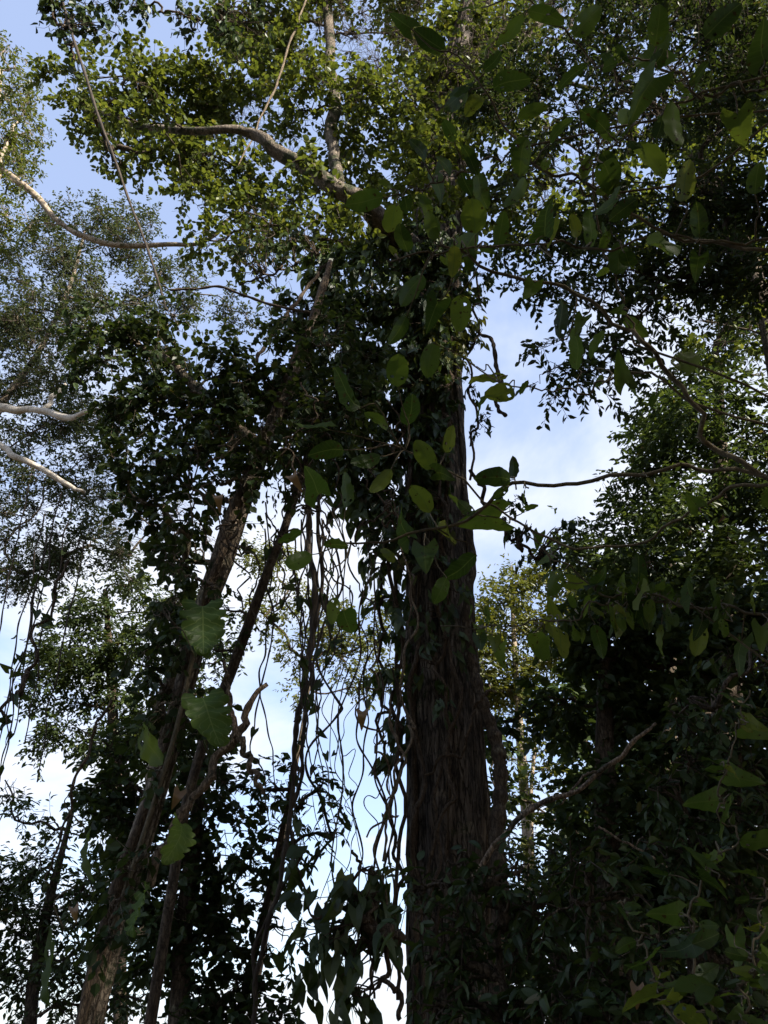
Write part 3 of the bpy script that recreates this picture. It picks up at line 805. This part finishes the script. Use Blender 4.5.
climber('climbing_vine', 'large leaved vine bunched low on the left side of the thick trunk', 'vine', 8.2,
        [[(400, 1020, 5), (385, 960, 5), (366, 900, 4), (352, 850, 3)], [(400, 940, 12), (380, 934, 11), (368, 918, 9), (366, 900, 7)]],
        [(350, 880, 18), (335, 905, 20), (365, 900, 20), (325, 940, 20), (350, 940, 20), (375, 895, 14), (340, 970, 12), (312, 950, 14), (345, 1000, 12), (380, 870, 12), (355, 915, 20)],
        .2, 'leaf_vine', cover=.75, seed=3, hang=.9)
climber('climbing_vine', 'round leaved vine hanging in front of the sky below the lit limb', 'vine', 9.0,
        [[(345, 250, 3), (310, 262, 2.5), (280, 270, 2.2), (240, 285, 2)], [(350, 262, 3), (322, 285, 2.5), (302, 320, 2)]],
        [(245, 228, 16), (265, 245, 18), (285, 235, 16), (255, 262, 14), (290, 262, 14), (275, 290, 12), (235, 250, 12), (300, 225, 16), (310, 255, 16), (320, 300, 14), (270, 310, 8)], .16, 'leaf_mid', cover=.7, seed=4, hang=.8, tmpl=T_ROUND)
climber('climbing_vine', 'round leaved vine trailing across the top left corner of the sky', 'vine', 6.5,
        [[(48, -30, 3), (58, 20, 2.5), (75, 60, 2)], [(110, -30, 3), (150, 5, 2.5), (200, 20, 2)], [(230, -20, 3), (215, 25, 2)]],
        [(60, 8, 18), (40, 12, 8), (78, 20, 14), (105, 5, 14), (75, 45, 12), (130, 10, 12), (150, 5, 12), (175, 15, 12), (195, 20, 14), (215, 25, 16), (235, 35, 16), (225, 10, 14), (95, 25, 12), (110, 25, 10), (85, 5, 14), (50, 0, 14), (130, 0, 12), (70, 32, 8), (255, 8, 14), (265, 25, 8)], .15, 'leaf_dark', cover=1.2, seed=5, hang=.8, tmpl=T_ROUND)
climber('climbing_vine', 'shaggy vine strands with dark leaves hanging beside the left of the thick trunk', 'vine', 9.2,
        [[(398, 1000, 4), (396, 850, 4), (398, 700, 4), (396, 560, 4)], [(384, 760, 3), (382, 650, 3.5), (385, 540, 4)]],
        [(392, 560, 14), (396, 600, 14), (390, 640, 12), (398, 680, 13), (394, 720, 13), (398, 760, 9), (382, 600, 9), (384, 680, 8), (404, 640, 10), (404, 720, 9)], .15, 'leaf_vine', cover=1.4, seed=6, hang=1.0)
climber('climbing_vine', 'small leaved creeper climbing the right side of the trunk beside the blue gap', 'vine', 9.0,
        [[(470, 480, 2.5), (475, 420, 2.5), (468, 370, 2.5), (478, 320, 2.5), (476, 270, 2)], [(470, 470, 4), (500, 520, 4), (520, 545, 3.5), (545, 560, 3)]],
        [(475, 300, 10), (478, 335, 10), (474, 385, 9), (476, 430, 10), (482, 275, 12), (510, 505, 12), (525, 530, 13), (500, 520, 8), (548, 545, 14), (485, 420, 7), (535, 555, 12), (560, 525, 12)], .11, 'leaf_dark', cover=.7, seed=7, hang=.8)
climber('climbing_vine', 'leafy creeper spread over the middle of the thick shaded trunk', 'vine', 8.75,
        [[(430, 900, 4), (450, 780, 4), (440, 660, 4), (446, 560, 4), (440, 480, 3)]],
        [(430, 610, 16, 0, .9), (445, 640, 14, 0, .8), (425, 655, 14, 0, .9), (450, 590, 12, 0, .8), (430, 560, 14, 0, .7), (445, 700, 10, 0, .5), (420, 500, 14, 0, .9), (440, 520, 12, 0, .6)], .15, 'leaf_vine', cover=.8, seed=8, hang=.9)


# ------------------------------------------------------------------ lianas
def liana(label, ctrl, Y, wig=.03, freq=4, mat='liana', group=None, leafs=0, seed=0, Lf=.1, name='liana', n=None, leaf_m='leaf_dark', cat='liana'):
    rng = np.random.default_rng(5000 + seed)
    n = n or max(30, len(ctrl) * 18)
    pts, rad = path_px([(*c[:2], c[2], c[3] if len(c) > 3 else 0) for c in ctrl], Y, n)
    pts = pts + wiggle(n, rng, wig, freq)
    rad = rad * (1 + .15 * np.sin(np.linspace(0, n * .9, n)))
    p0 = pts[np.argmin(pts[:, 2])]
    root = thing(name, label, cat, p0, group)
    MB().tube(pts, rad, 7 if rad.mean() > .008 else 5).build('stem', M[mat], root)
    if leafs:
        j = rng.integers(2, n - 2, leafs)
        pos = pts[j] + rng.normal(size=(leafs, 3)) * .03
        ld = rng.normal(size=(leafs, 3)) * .5 - np.array([0, 0, .9])
        nr = rng.normal(size=(leafs, 3)) * .5 + (CAM - pos) / np.linalg.norm(CAM - pos, axis=1)[:, None] * .8
        leaves('foliage', M[leaf_m], root, T_HEART, pos, ld, nr, Lf * rng.uniform(.6, 1.2, leafs))
    return root


liana('straight dark cable of a liana slanting down through the top left sky', [(52, -40, 3), (75, 45, 3), (100, 120, 2.8), (128, 195, 2.6), (158, 282, 2.4), (166, 310, 2)], 6.4, .006, 2, 'liana_dark', seed=1, leafs=8)
liana('pale bare stick hanging straight across the lit limb', [(306, 0, 1.8), (292, 38, 2.2), (276, 85, 2.2), (258, 125, 1.9), (238, 166, 1.3)], 8.6, .012, 3, 'liana_pale', seed=2)
liana('thin taut stem slanting across the sky below the round leaved vine', [(170, 290, 2.4), (220, 288, 2.6), (258, 300, 2.8), (312, 314, 2.6), (345, 318, 2)], 7.5, .01, 2, seed=3)
liana('dark crooked stem rising to the fork from the vines of the leaning tree', [(255, 365, 4), (268, 340, 4), (288, 315, 4), (312, 280, 3.5), (330, 262, 3)], 8.3, .02, 3, seed=4)
liana('twisted double liana hanging thick in the middle of the sky gap', [(306, 470, 7), (311, 540, 6), (313, 610, 7), (305, 670, 7.5), (300, 720, 6), (294, 770, 5), (284, 850, 5), (272, 910, 5), (258, 980, 4.5), (252, 1040, 4.5)], 8.4, .02, 3, 'liana_dark', seed=5, leafs=14, Lf=.12)
liana('thinner liana winding close around the thick twisted one', [(318, 480, 4), (322, 560, 4), (310, 640, 4.5), (314, 690, 4), (298, 750, 4), (300, 800, 4), (284, 870, 4), (262, 950, 4), (250, 1040, 4)], 8.5, .05, 3, 'liana_dark', seed=6, leafs=8, Lf=.12)
liana('wavy woody liana swelling down the right side of the thick trunk', [(466, 500, 6), (470, 570, 8), (468, 630, 10), (480, 690, 12), (494, 740, 14), (500, 800, 15), (501, 870, 16), (494, 940, 16), (498, 1040, 16)], 8.95, .03, 2, 'bark_dark', seed=7)
liana('pale root snaking loose over the front of the thick trunk', [(452, 560, 3), (448, 620, 4), (456, 680, 4.5), (450, 740, 4), (436, 800, 4), (428, 860, 4), (420, 940, 4.5), (424, 1030, 4)], 8.8, .04, 3, 'liana', seed=8)
liana('looping pale root crossing the trunk below the leafy creeper', [(492, 690, 3), (476, 702, 3.4), (468, 740, 3.4), (446, 760, 3), (425, 775, 2.5)], 8.8, .03, 3, 'liana', seed=9)
liana('crooked dark liana stub hanging in the blue gap right of the trunk', [(476, 330, 3), (494, 345, 4), (497, 372, 4.5), (502, 395, 4), (494, 402, 4), (506, 416, 4)], 8.9, .02, 3, seed=10)
liana('long limp leafy liana hanging down the far left of the sky', [(68, 560, 3), (52, 600, 3), (34, 640, 3.2), (28, 680, 5), (10, 700, 4), (0, 730, 3)], 6.2, .03, 4, seed=11, leafs=10, Lf=.13)
liana('thin liana slanting down the lower left past the lit background tree', [(112, 700, 3), (95, 730, 3), (75, 785, 3), (60, 840, 2.6), (45, 880, 2)], 6.4, .015, 3, seed=12)
liana('thin dark vine curving out from the small open tree to a drooping leaf', [(330, 900, 2), (315, 915, 2.2), (302, 880, 2.4), (298, 850, 2.4), (292, 830, 2)], 8.0, .02, 3, seed=13, leafs=6, Lf=.22)
g1 = 'bare lianas left of the thick trunk'
rr = np.random.default_rng(77)
for i in range(16):
    x = (346, 362, 376, 390, 397)[i % 5] + rr.normal() * 7
    top = rr.uniform(500, 720)
    bot = rr.uniform(820, 1030)
    pts = [(x + rr.normal() * 5, top, 1.4)]
    k = int(rr.integers(3, 7)); wd = .8 + 2.4 * rr.random() ** 3
    for j in range(1, k + 1):
        pts.append((x + rr.normal() * 13 - j * 2.2, top + (bot - top) * j / k, wd * rr.uniform(.8, 1.2)))
    liana('thin bare liana in the tangle hanging against the sky left of the thick trunk', pts, rr.uniform(8.2, 9.6), rr.uniform(.01, .09), rr.uniform(.8, 4), ('liana', 'liana_dark', 'liana_pale')[i % 3], group=g1, seed=100 + i, leafs=int(rr.integers(0, 2)), Lf=.12, n=90)
g2 = 'thin lianas at the left edge'
for i in range(7):
    x = rr.uniform(0, 75)
    top = rr.uniform(480, 560)
    liana('thread thin liana trailing down the sky near the left edge', [(x + 22, top, 1.4), (x + 8, top + 70, 1.6), (x - 10, top + 150, 1.5), (x - 25, top + 240, 1.3)], rr.uniform(5.5, 7), .015, 2, 'liana_dark', group=g2, seed=200 + i, leafs=int(rr.integers(1, 6)), Lf=.1)
g3 = 'thin vines over the dark tangle'
for i in range(12):
    x, y = rr.uniform(190, 400), rr.uniform(370, 500)
    a = rr.uniform(-1, 1)
    liana('tan bare vine stem looping through the dark tangle between the two trunks', [(x, y, 1.6), (x + 25 * a, y + 25 + 20 * rr.random(), 2), (x - 20 * a, y + 60, 1.8), (x + 12, y + 120 + 40 * rr.random(), 1.4)], rr.uniform(6.6, 7.2), .05, 4, 'liana', group=g3, seed=300 + i)
g4 = 'bare vines hanging below the dark tangle'
for i in range(12):
    x, top = rr.uniform(255, 345), rr.uniform(480, 540)
    bot = top + rr.uniform(110, 330)
    liana('straggling vine with few leaves hanging below the dark tangle of the leaning tree', [(x, top, 1.6), (x + rr.normal() * 8, (2 * top + bot) / 3, 1.8), (x + rr.normal() * 12, (top + 2 * bot) / 3, 1.6), (x + rr.normal() * 12, bot, 1.1)], rr.uniform(7.4, 8.6), .025, 3, 'liana_dark', group=g4, seed=400 + i, leafs=int(rr.integers(2, 8)), Lf=.13)

# ------------------------------------------------------------------ dead wood
def stick(name, label, cat, parts, Y, mat='dead'):
    rng = np.random.default_rng(len(label))
    roots = None
    for nm, ctrl in parts:
        pts, rad = path_px(ctrl, Y, 40)
        pts = pts + wiggle(40, rng, rad.mean() * .4, 3)
        kn = np.repeat(rng.normal(size=(14, 3)), 3, 0)[:40] * rad.mean() * .35
        pts = pts + kn
        rad = rad * .92 * (1 + .22 * (rng.random(40) > .85))
        if roots is None:
            roots = thing(name, label, cat, pts[0])
        MB().tube(pts, rad, 9, lambda z, th: 1 + .1 * np.cos(3 * th + 8 * z) + .05 * np.sin(50 * z + th)).build(nm, M[mat], roots)
    return roots

stick('broken_branch', 'snapped grey branch with a splintered fork slanting right of the leaning tree', 'branch',
      [('stem', [(150, 885, 10), (168, 835, 10), (195, 800, 9), (218, 762, 9), (240, 725, 9), (262, 686, 5)]), ('fork', [(236, 738, 8), (228, 690, 5), (224, 660, 3)]), ('fork', [(238, 730, 7), (250, 765, 6), (262, 792, 4)])], 7.0)
stick('broken_branch', 'bare pale branch poking up to the right of the thick trunk in the dark wood', 'branch',
      [('stem', [(470, 880, 6), (498, 842, 6), (520, 818, 6), (548, 800, 6), (580, 790, 5), (605, 768, 5), (630, 745, 4.5), (656, 724, 3)]), ('fork', [(600, 772, 3), (585, 775, 2.5), (560, 805, 2)])], 5.5)
stick('dry_stalk', 'long dry stalk bent among the shaded leaves at the lower right', 'stalk', [('stem', [(640, 925, 2.2), (655, 930, 2.4), (662, 965, 2.4), (672, 1015, 2)])], 4.0)
stick('dry_stalk', 'slanting bare stalk crossing the dark leaves right of the bare pale branch', 'stalk', [('stem', [(598, 826, 2.6), (620, 840, 2.4), (650, 855, 2.2), (668, 868, 1.6)])], 4.6)

# ------------------------------------------------------------------ near saplings with broad leaves
BIGM = {}
for nm, (V, Fq, U) in {'oval': T_BIG, 'heart': T_BIGH, 'lobe': T_LOBE}.items():
    for q in range(5):
        rg = np.random.default_rng(q + 5)
        W = V.copy()
        W[:, 0] *= (1.0, .85, 1.12, .95, 1.2)[q]
        W[:, 0] += (.06, -.09, .03, .12, -.14)[q] * V[:, 1] ** 2
        W[:, 0] *= 1 + .05 * np.sin(V[:, 1] * (17, 23, 13, 19, 29)[q]) * np.abs(U[:, 0])
        W[:, 2] += .03 * np.sin(V[:, 1] * 21 + q) * np.abs(U[:, 0]) + (.05, -.02, .09, .07, -.05)[q] * np.sin(V[:, 1] * 5 + q) + .12 * (q - 2) * V[:, 0] * V[:, 1] + rg.normal(size=len(W)) * .004
        me = bpy.data.meshes.new('leaf')
        if nm == 'oval' and q == 3:     # bitten by insects
            eaten = set(int(x) for x in rg.integers(12, len(Fq) - 8, (0, 1, 0, 2, 1)[q]))
            Fq = np.array([f_ for i_, f_ in enumerate(Fq) if i_ not in eaten])
        me.from_pydata(W.tolist(), [], Fq.tolist())
        u = me.uv_layers.new(name='UVMap')
        for lp in me.loops:
            u.data[lp.index].uv = (U[lp.vertex_index][0], U[lp.vertex_index][1])
        for p in me.polygons:
            p.use_smooth = True
        me.materials.append(M['leaf_phil'] if nm == 'lobe' else M['leaf_big'])
        BIGM[nm, q] = me


def big_leaf(kind, base, dr, nr, size, parent, rng, label=None):
    dr = dr / np.linalg.norm(dr)
    nr = nr - dr * np.dot(nr, dr)
    nr /= np.linalg.norm(nr)
    xr = np.cross(dr, nr)
    o = bpy.data.objects.new('leaf', BIGM[kind, int(rng.integers(0, 5))])
    COL.objects.link(o)
    o.parent = parent
    s = size
    b = base - np.array(parent.location)
    mt = Matrix(((xr[0] * s, dr[0] * s, nr[0] * s, b[0]), (xr[1] * s, dr[1] * s, nr[1] * s, b[1]), (xr[2] * s, dr[2] * s, nr[2] * s, b[2]), (0, 0, 0, 1)))
    o.matrix_local = mt
    if label: o['label'] = label
    return o


def sapling(name, label, base, stem, branches, lv, d, seed, kinds=('oval', 'oval', 'oval', 'oval', 'heart'), mat='twig'):
    """a broad-leaved sapling: stem in world points, branches and leaves where the photo shows them, d metres away"""
    rng = np.random.default_rng(7000 + seed)
    root = thing(name, label, 'sapling', (base[0], base[1], 0))
    st = spline(stem, 40)
    MB().tube(st[:, :3], st[:, 3], 8).build('stem', M[mat], root)
    segs, px = [], []
    mbs = []
    for b in branches:
        rows = []
        for c in b:
            p = PD(c[0], c[1], d + (c[3] if len(c) > 3 else 0))
            rows.append([*p, m_of(c[2], p) / 2, c[0], c[1]])
        s = spline(rows, 40)
        j = np.argmin(np.linalg.norm(st[:, :3] - s[0, :3], axis=1))
        lead = curve3(st[j, :3], s[0, :3], rng, 10, .08)
        s3 = np.vstack([lead[:-1], s[:, :3] + wiggle(40, rng, .012, 4)])
        rr_ = np.concatenate([np.full(9, s[0, 3]), s[:, 3]])
        mb = MB().tube(s3, rr_, 7)
        mbs.append(mb)
        for q in range(40):
            segs.append((len(mbs) - 1, s[q, :3], s[q, 4:6]))
    SX = np.array([s[2] for s in segs])
    S3 = np.array([s[1] for s in segs])
    lv = list(lv)
    for q in range((96 if seed == 2 else 72) - len(lv)):
        j = rng.integers(8, len(SX))
        an = rng.random() * 2 * PI
        ln = rng.uniform(11, 30)
        lv.append((SX[j][0] + math.cos(an) * ln * .9, SX[j][1] + math.sin(an) * ln * .9 + 4, ln))
    for k, l in enumerate(lv):
        c = np.array(l[:2], float)
        ln = l[2] * rng.uniform(.6, 1.02)
        dd = np.linalg.norm(SX - c, axis=1)
        j = int(np.argmin(dd))
        ax = c - SX[j]
        if len(l) > 3:
            a = math.radians(l[3]); ax = np.array([math.cos(a), math.sin(a)])
        elif dd[j] < 6:
            a = rng.random() * 2 * PI; ax = np.array([math.cos(a), abs(math.sin(a))])
        ax = ax / np.linalg.norm(ax)
        dl = d + rng.normal() * .15
        B = PD(*(c - ax * ln / 2), dl)
        T = PD(*(c + ax * ln / 2), dl + rng.normal() * .05)
        v = (B - CAM) / np.linalg.norm(B - CAM)
        nr = np.array([0, 0, .65]) + v * .4 + rng.normal(size=3) * .55
        big_leaf(kinds[k % len(kinds)], B, T - B, nr, np.linalg.norm(T - B) * 1.04, root, rng)
        if np.linalg.norm(B - S3[j]) > .01:
            mbs[segs[j][0]].tube(curve3(S3[j], B, rng, 8, .12), np.linspace(.0032, .0018, 8), 5, cap=False)
    for mb in mbs:
        mb.build('branch', M[mat], root)
    return root


sapling('broadleaf_sapling', 'near sapling whose long bare arched branches reach across the sky from the right', (2.6, 1.6, 0),
        [(2.6, 1.6, -.1, .03), (2.5, 1.8, 1.2, .026), (2.3, 2.0, 2.4, .022), (2.0, 2.1, 3.1, .016)],
        [[(800, 500, 5.5), (745, 466, 5.5), (706, 440, 5.5), (690, 402, 5.2), (655, 352, 5), (618, 322, 4.2), (560, 290, 3.8), (490, 266, 3.4), (440, 245, 2.6)],
         [(800, 485, 4.5), (768, 478, 4.5), (725, 469, 4.2), (680, 470, 4), (600, 476, 4.2), (545, 486, 4), (494, 494, 4), (460, 520, 3.2), (400, 541, 2.8), (345, 543, 2)],
         [(800, 480, 4), (768, 486, 4), (720, 492, 3.4), (690, 512, 3), (650, 540, 2.8), (600, 546, 2.5), (545, 540, 2.5), (500, 510, 2.2), (455, 475, 2.2), (405, 450, 1.8)],
         [(690, 402, 2.6), (640, 370, 2.6), (600, 385, 2.3), (560, 392, 1.8), (500, 383, 1.4)],
         [(635, 345, 2.4), (622, 300, 2.2), (604, 240, 2), (590, 170, 2), (575, 100, 1.6)]],
        [(488, 377, 42, 175), (502, 394, 38, 160), (524, 387, 20, 120), (563, 320, 42, -80), (620, 368, 52), (575, 350, 46), (596, 345, 40), (495, 477, 36, 190), (513, 469, 28, -95), (478, 522, 46, 170), (460, 566, 50, 150), (525, 496, 16, 80),
         (500, 492, 22), (430, 360, 44, 100), (432, 315, 42), (412, 290, 38), (462, 312, 40, 80), (345, 392, 46), (328, 450, 44), (312, 480, 42), (396, 370, 38), (346, 492, 46), (382, 482, 40), (422, 498, 44), (402, 520, 42), (290, 536, 40, 160), (298, 562, 42, 150), (331, 567, 30, 95), (338, 545, 26, 180),
         (530, 292, 30), (410, 410, 44), (450, 440, 40), (378, 420, 40), (440, 590, 40, 120), (425, 560, 44), (332, 610, 28, 110), (345, 618, 20, 80), (468, 360, 30), (400, 330, 36), (310, 425, 36), (425, 455, 38), (365, 460, 36)],
        2.9, 1)
sapling('broadleaf_sapling', 'near sapling of big spotted leaves spreading across the top right', (2.3, .4, 0),
        [(2.3, .4, -.1, .035), (2.3, .6, 1.5, .03), (2.1, .9, 3, .024), (1.7, 1.2, 4, .016)],
        [[(800, 268, 4), (768, 254, 4), (720, 244, 3.6), (662, 234, 3.4), (620, 205, 3.2), (580, 180, 3), (549, 171, 3.2), (520, 148, 3), (495, 110, 2.4), (478, 80, 1.8)],
         [(800, 80, 3.2), (750, 88, 3), (700, 93, 2.8), (650, 60, 2.4), (600, 70, 2)],
         [(790, 240, 3), (740, 240, 2.8), (672, 240, 2.6), (600, 245, 2.6), (560, 245, 2.4), (500, 246, 2.2), (440, 250, 2), (390, 262, 1.8)],
         [(600, 195, 2.4), (570, 180, 2.2), (610, 150, 2), (640, 120, 1.6)],
         [(520, 148, 2.2), (480, 165, 2), (440, 180, 1.8), (400, 195, 1.5)],
         [(700, 93, 2.4), (660, 110, 2.2), (610, 75, 2), (560, 30, 2), (530, 0, 1.6)]],
        [(365, 200, 40), (392, 218, 40), (426, 205, 40), (404, 238, 38), (440, 190, 44), (482, 190, 44), (474, 216, 44), (516, 192, 50), (432, 226, 38), (470, 240, 42), (520, 155, 46), (572, 76, 54), (546, 14, 58), (586, 20, 56), (640, 100, 56), (624, 208, 50), (596, 120, 44), (532, 110, 42), (492, 62, 40), (704, 70, 50), (652, 156, 52), (684, 182, 46),
         (470, 160, 40), (500, 230, 40), (545, 215, 42), (590, 230, 40), (455, 260, 42), (660, 25, 60), (720, 20, 54), (740, 130, 50), (700, 220, 44), (610, 165, 50), (560, 130, 40), (510, 80, 44), (650, 60, 44), (620, 260, 40), (450, 130, 36), (420, 150, 34), (755, 180, 46), (400, 20, 36), (430, 40, 36), (465, 10, 40), (510, 30, 44), (675, 125, 48), (760, 40, 50)],
        2.75, 2)
sapling('broadleaf_sapling', 'low shaded sapling with two thin bare arms crossing the dark wood', (2.5, 2.6, 0),
        [(2.5, 2.6, -.1, .022), (2.45, 2.7, 1, .018), (2.2, 2.8, 1.9, .014)],
        [[(800, 618, 3.4), (740, 612, 3.2), (680, 603, 3), (640, 596, 2.6), (595, 590, 2.2), (560, 560, 1.8), (528, 536, 1.5)],
         [(690, 604, 2), (640, 600, 2), (600, 606, 2), (560, 620, 1.8), (500, 626, 1.5), (440, 626, 1.2)]],
        [(700, 640, 44), (740, 660, 46), (660, 640, 40), (755, 590, 44), (620, 620, 36), (580, 585, 34), (600, 640, 34), (690, 580, 40), (640, 570, 36), (545, 560, 28), (720, 620, 40), (760, 640, 40), (560, 640, 28)],
        3.4, 3, ('oval', 'heart'))
sapling('broadleaf_sapling', 'dim bush of lobed looking broad leaves in the bottom right corner', (1.9, 2.9, 0),
        [(1.9, 2.9, -.1, .02), (1.85, 3.0, 1, .016), (1.7, 3.0, 1.9, .012)],
        [[(720, 1040, 3.4), (700, 990, 3), (690, 930, 2.6), (700, 880, 2.2), (740, 840, 1.8)],
         [(735, 1040, 3), (745, 990, 2.6), (760, 930, 2.2), (765, 880, 1.8)],
         [(690, 1040, 3), (660, 990, 2.6), (640, 940, 2.2), (620, 900, 1.6)],
         [(740, 840, 2), (720, 800, 2), (735, 740, 1.6), (750, 690, 1.4)]],
        [(738, 955, 48, 80), (702, 942, 42), (662, 912, 40), (742, 872, 42), (692, 852, 40), (722, 820, 44), (640, 962, 40), (655, 870, 36), (765, 930, 44), (620, 910, 34), (705, 985, 40), (670, 985, 40, 200), (640, 1000, 36), (690, 1015, 40, 10), (740, 1005, 42), (765, 985, 40), (715, 885, 40), (760, 840, 44), (745, 780, 44), (715, 760, 40), (760, 730, 42), (735, 700, 38), (675, 950, 36), (625, 945, 30), (700, 800, 38), (755, 1020, 40)],
        3.1, 4, ('heart', 'oval'))


# thickets at the foot of the trunk
for i, (lab, px, Y, cl, Lf) in enumerate([
    ('dark leafy shrub hiding the right half of the foot of the thick trunk', 500, 4.6, [(470, 930, 30), (505, 905, 32), (490, 975, 36), (530, 950, 36), (455, 1000, 30), (500, 1020, 36), (545, 905, 28), (440, 885, 18, 0, .6), (470, 880, 22, 0, .7), (540, 1005, 34), (428, 960, 18, 0, .7), (520, 870, 22), (440, 930, 22, 0, .7), (435, 1010, 24, 0, .9), (455, 960, 22, 0, .8), (420, 890, 12, 0, .4), (460, 860, 16, 0, .5)], .09),
    ('shaded shrub between the foot of the trunk and the corner bush', 590, 4.2, [(570, 900, 30), (600, 940, 34), (575, 980, 36), (620, 990, 34), (560, 1020, 34), (610, 1025, 36), (590, 870, 24), (640, 950, 26), (630, 900, 28)], .09),
    ('tall dim shrub at the right edge under the dark wood', 740, 4.8, [(740, 720, 36), (700, 750, 32), (760, 780, 36), (720, 810, 36), (690, 830, 30), (755, 850, 36), (710, 870, 34), (760, 910, 34), (660, 850, 28), (690, 700, 26), (750, 650, 30), (670, 780, 28)], .095),
    ('low dark bush along the bottom edge at the right', 690, 3.9, [(660, 990, 30), (700, 1010, 34), (740, 1000, 34), (765, 960, 34), (640, 1025, 30), (720, 960, 30), (680, 940, 26)], .085)]):
    tree('shrub', lab, 'shrub', Y, [(px, 1060, 9), (px + 3, 1000, 8), (px - 2, 940, 6), (px, cl[0][1], 3)], cl, Lf, 'leaf_dark', 1.7, seed=40 + i, tmpl=T_MID, twigs=True, hang=.5, tname='stem')

# ------------------------------------------------------------------ climbing philodendron on the leaning tree
rng = np.random.default_rng(9)
pr = thing('climbing_philodendron', 'climber with a few very large drooping ribbed leaves on the leaning tree', 'climbing plant', P(120, 900, 6.75))
sp, sr = path_px([(112, 930, 5), (132, 870, 5), (158, 790, 5), (176, 730, 5), (190, 670, 5), (200, 615, 4.5), (206, 585, 3)], 6.8, 50)
MB().tube(sp, sr, 8).build('stem', M['twig'], pr)
for (px, py, ln, ang, kind, face) in [(204, 628, 40, 85, 'lobe', 1), (208, 718, 42, 75, 'lobe', 1), (148, 748, 46, 82, 'oval', .12), (86, 855, 58, 95, 'oval', .25), (178, 842, 40, 100, 'lobe', .35), (136, 912, 42, 110, 'lobe', .3), (47, 965, 74, 92, 'oval', .2)]:
    a = math.radians(ang)
    ax = np.array([math.cos(a), math.sin(a)])
    c = np.array([px, py], float)
    B = P(*(c - ax * ln / 2), 6.35)
    T = P(*(c + ax * ln / 2), 6.2)
    v = (CAM - B) / np.linalg.norm(CAM - B)
    nr = v * face + np.array([0, 0, .55]) + np.array([1 - face, 0, 0]) * (1.2 if px > 150 else -1.2)
    lf = big_leaf(kind, B, T - B, nr, np.linalg.norm(T - B), pr, rng)
    j = np.argmin(np.linalg.norm(sp - (B - np.array([0, 0, .35])), axis=1))
    mid = (sp[j] + B) / 2 + np.array([0, -.1, .18])
    mb = MB().tube(spline([sp[j], mid, B + (T - B) * .12], 14), np.linspace(.012, .008, 14), 6)
    pt = mb.build('petiole', M['twig'])
    pt.parent = lf
    pt.matrix_parent_inverse = (Matrix.Translation(pr.location) @ lf.matrix_local).inverted()

# ------------------------------------------------------------------ dead leaves caught in the vines
for (px, py, ln, Y, lab) in [(296, 482, 20, 6.3, 'curled tan dead leaf caught in the dark tangle beside the leaning trunk'), (219, 503, 18, 6.3, 'rust brown dead leaf hanging left of the leaning trunk under the tangle'),
                             (637, 998, 20, 3.6, 'brown curled dead leaf lying in the low leaves at the bottom right'), (722, 519, 9, 2.6, 'small pale brown dead leaf on a twig high in the dark wood at right'),
                             (362, 720, 18, 7.9, 'dull mauve brown leaf dangling in the liana tangle against the sky'), (75, 915, 14, 6.5, 'reddish dead leaf dangling in front of the thinly leaved tree'), (176, 800, 18, 6.5, 'grey brown withered leaf upright beside the leaning trunk')]:
    p = P(px, py, Y)
    s = m_of(ln, p)
    V, Fq, U = T_BIGH
    W = V.copy()
    W[:, 2] += .35 * np.sin(V[:, 1] * 4) + .8 * V[:, 0] ** 2
    d0 = np.array([rng.normal() * .5, 0, -1.0]); d0 /= np.linalg.norm(d0)
    n0 = (CAM - p); n0 = n0 - d0 * np.dot(n0, d0); n0 /= np.linalg.norm(n0)
    x0 = np.cross(d0, n0)
    o = mesh_obj('dead_leaf', p + s * ((W[:, :1]) * x0 + (W[:, 1:2] - .5) * d0 + W[:, 2:3] * n0), Fq, [], M['leaf_dead'], None, True, np.full(len(W), rng.random()))
    tag(o, lab, 'dead leaf')
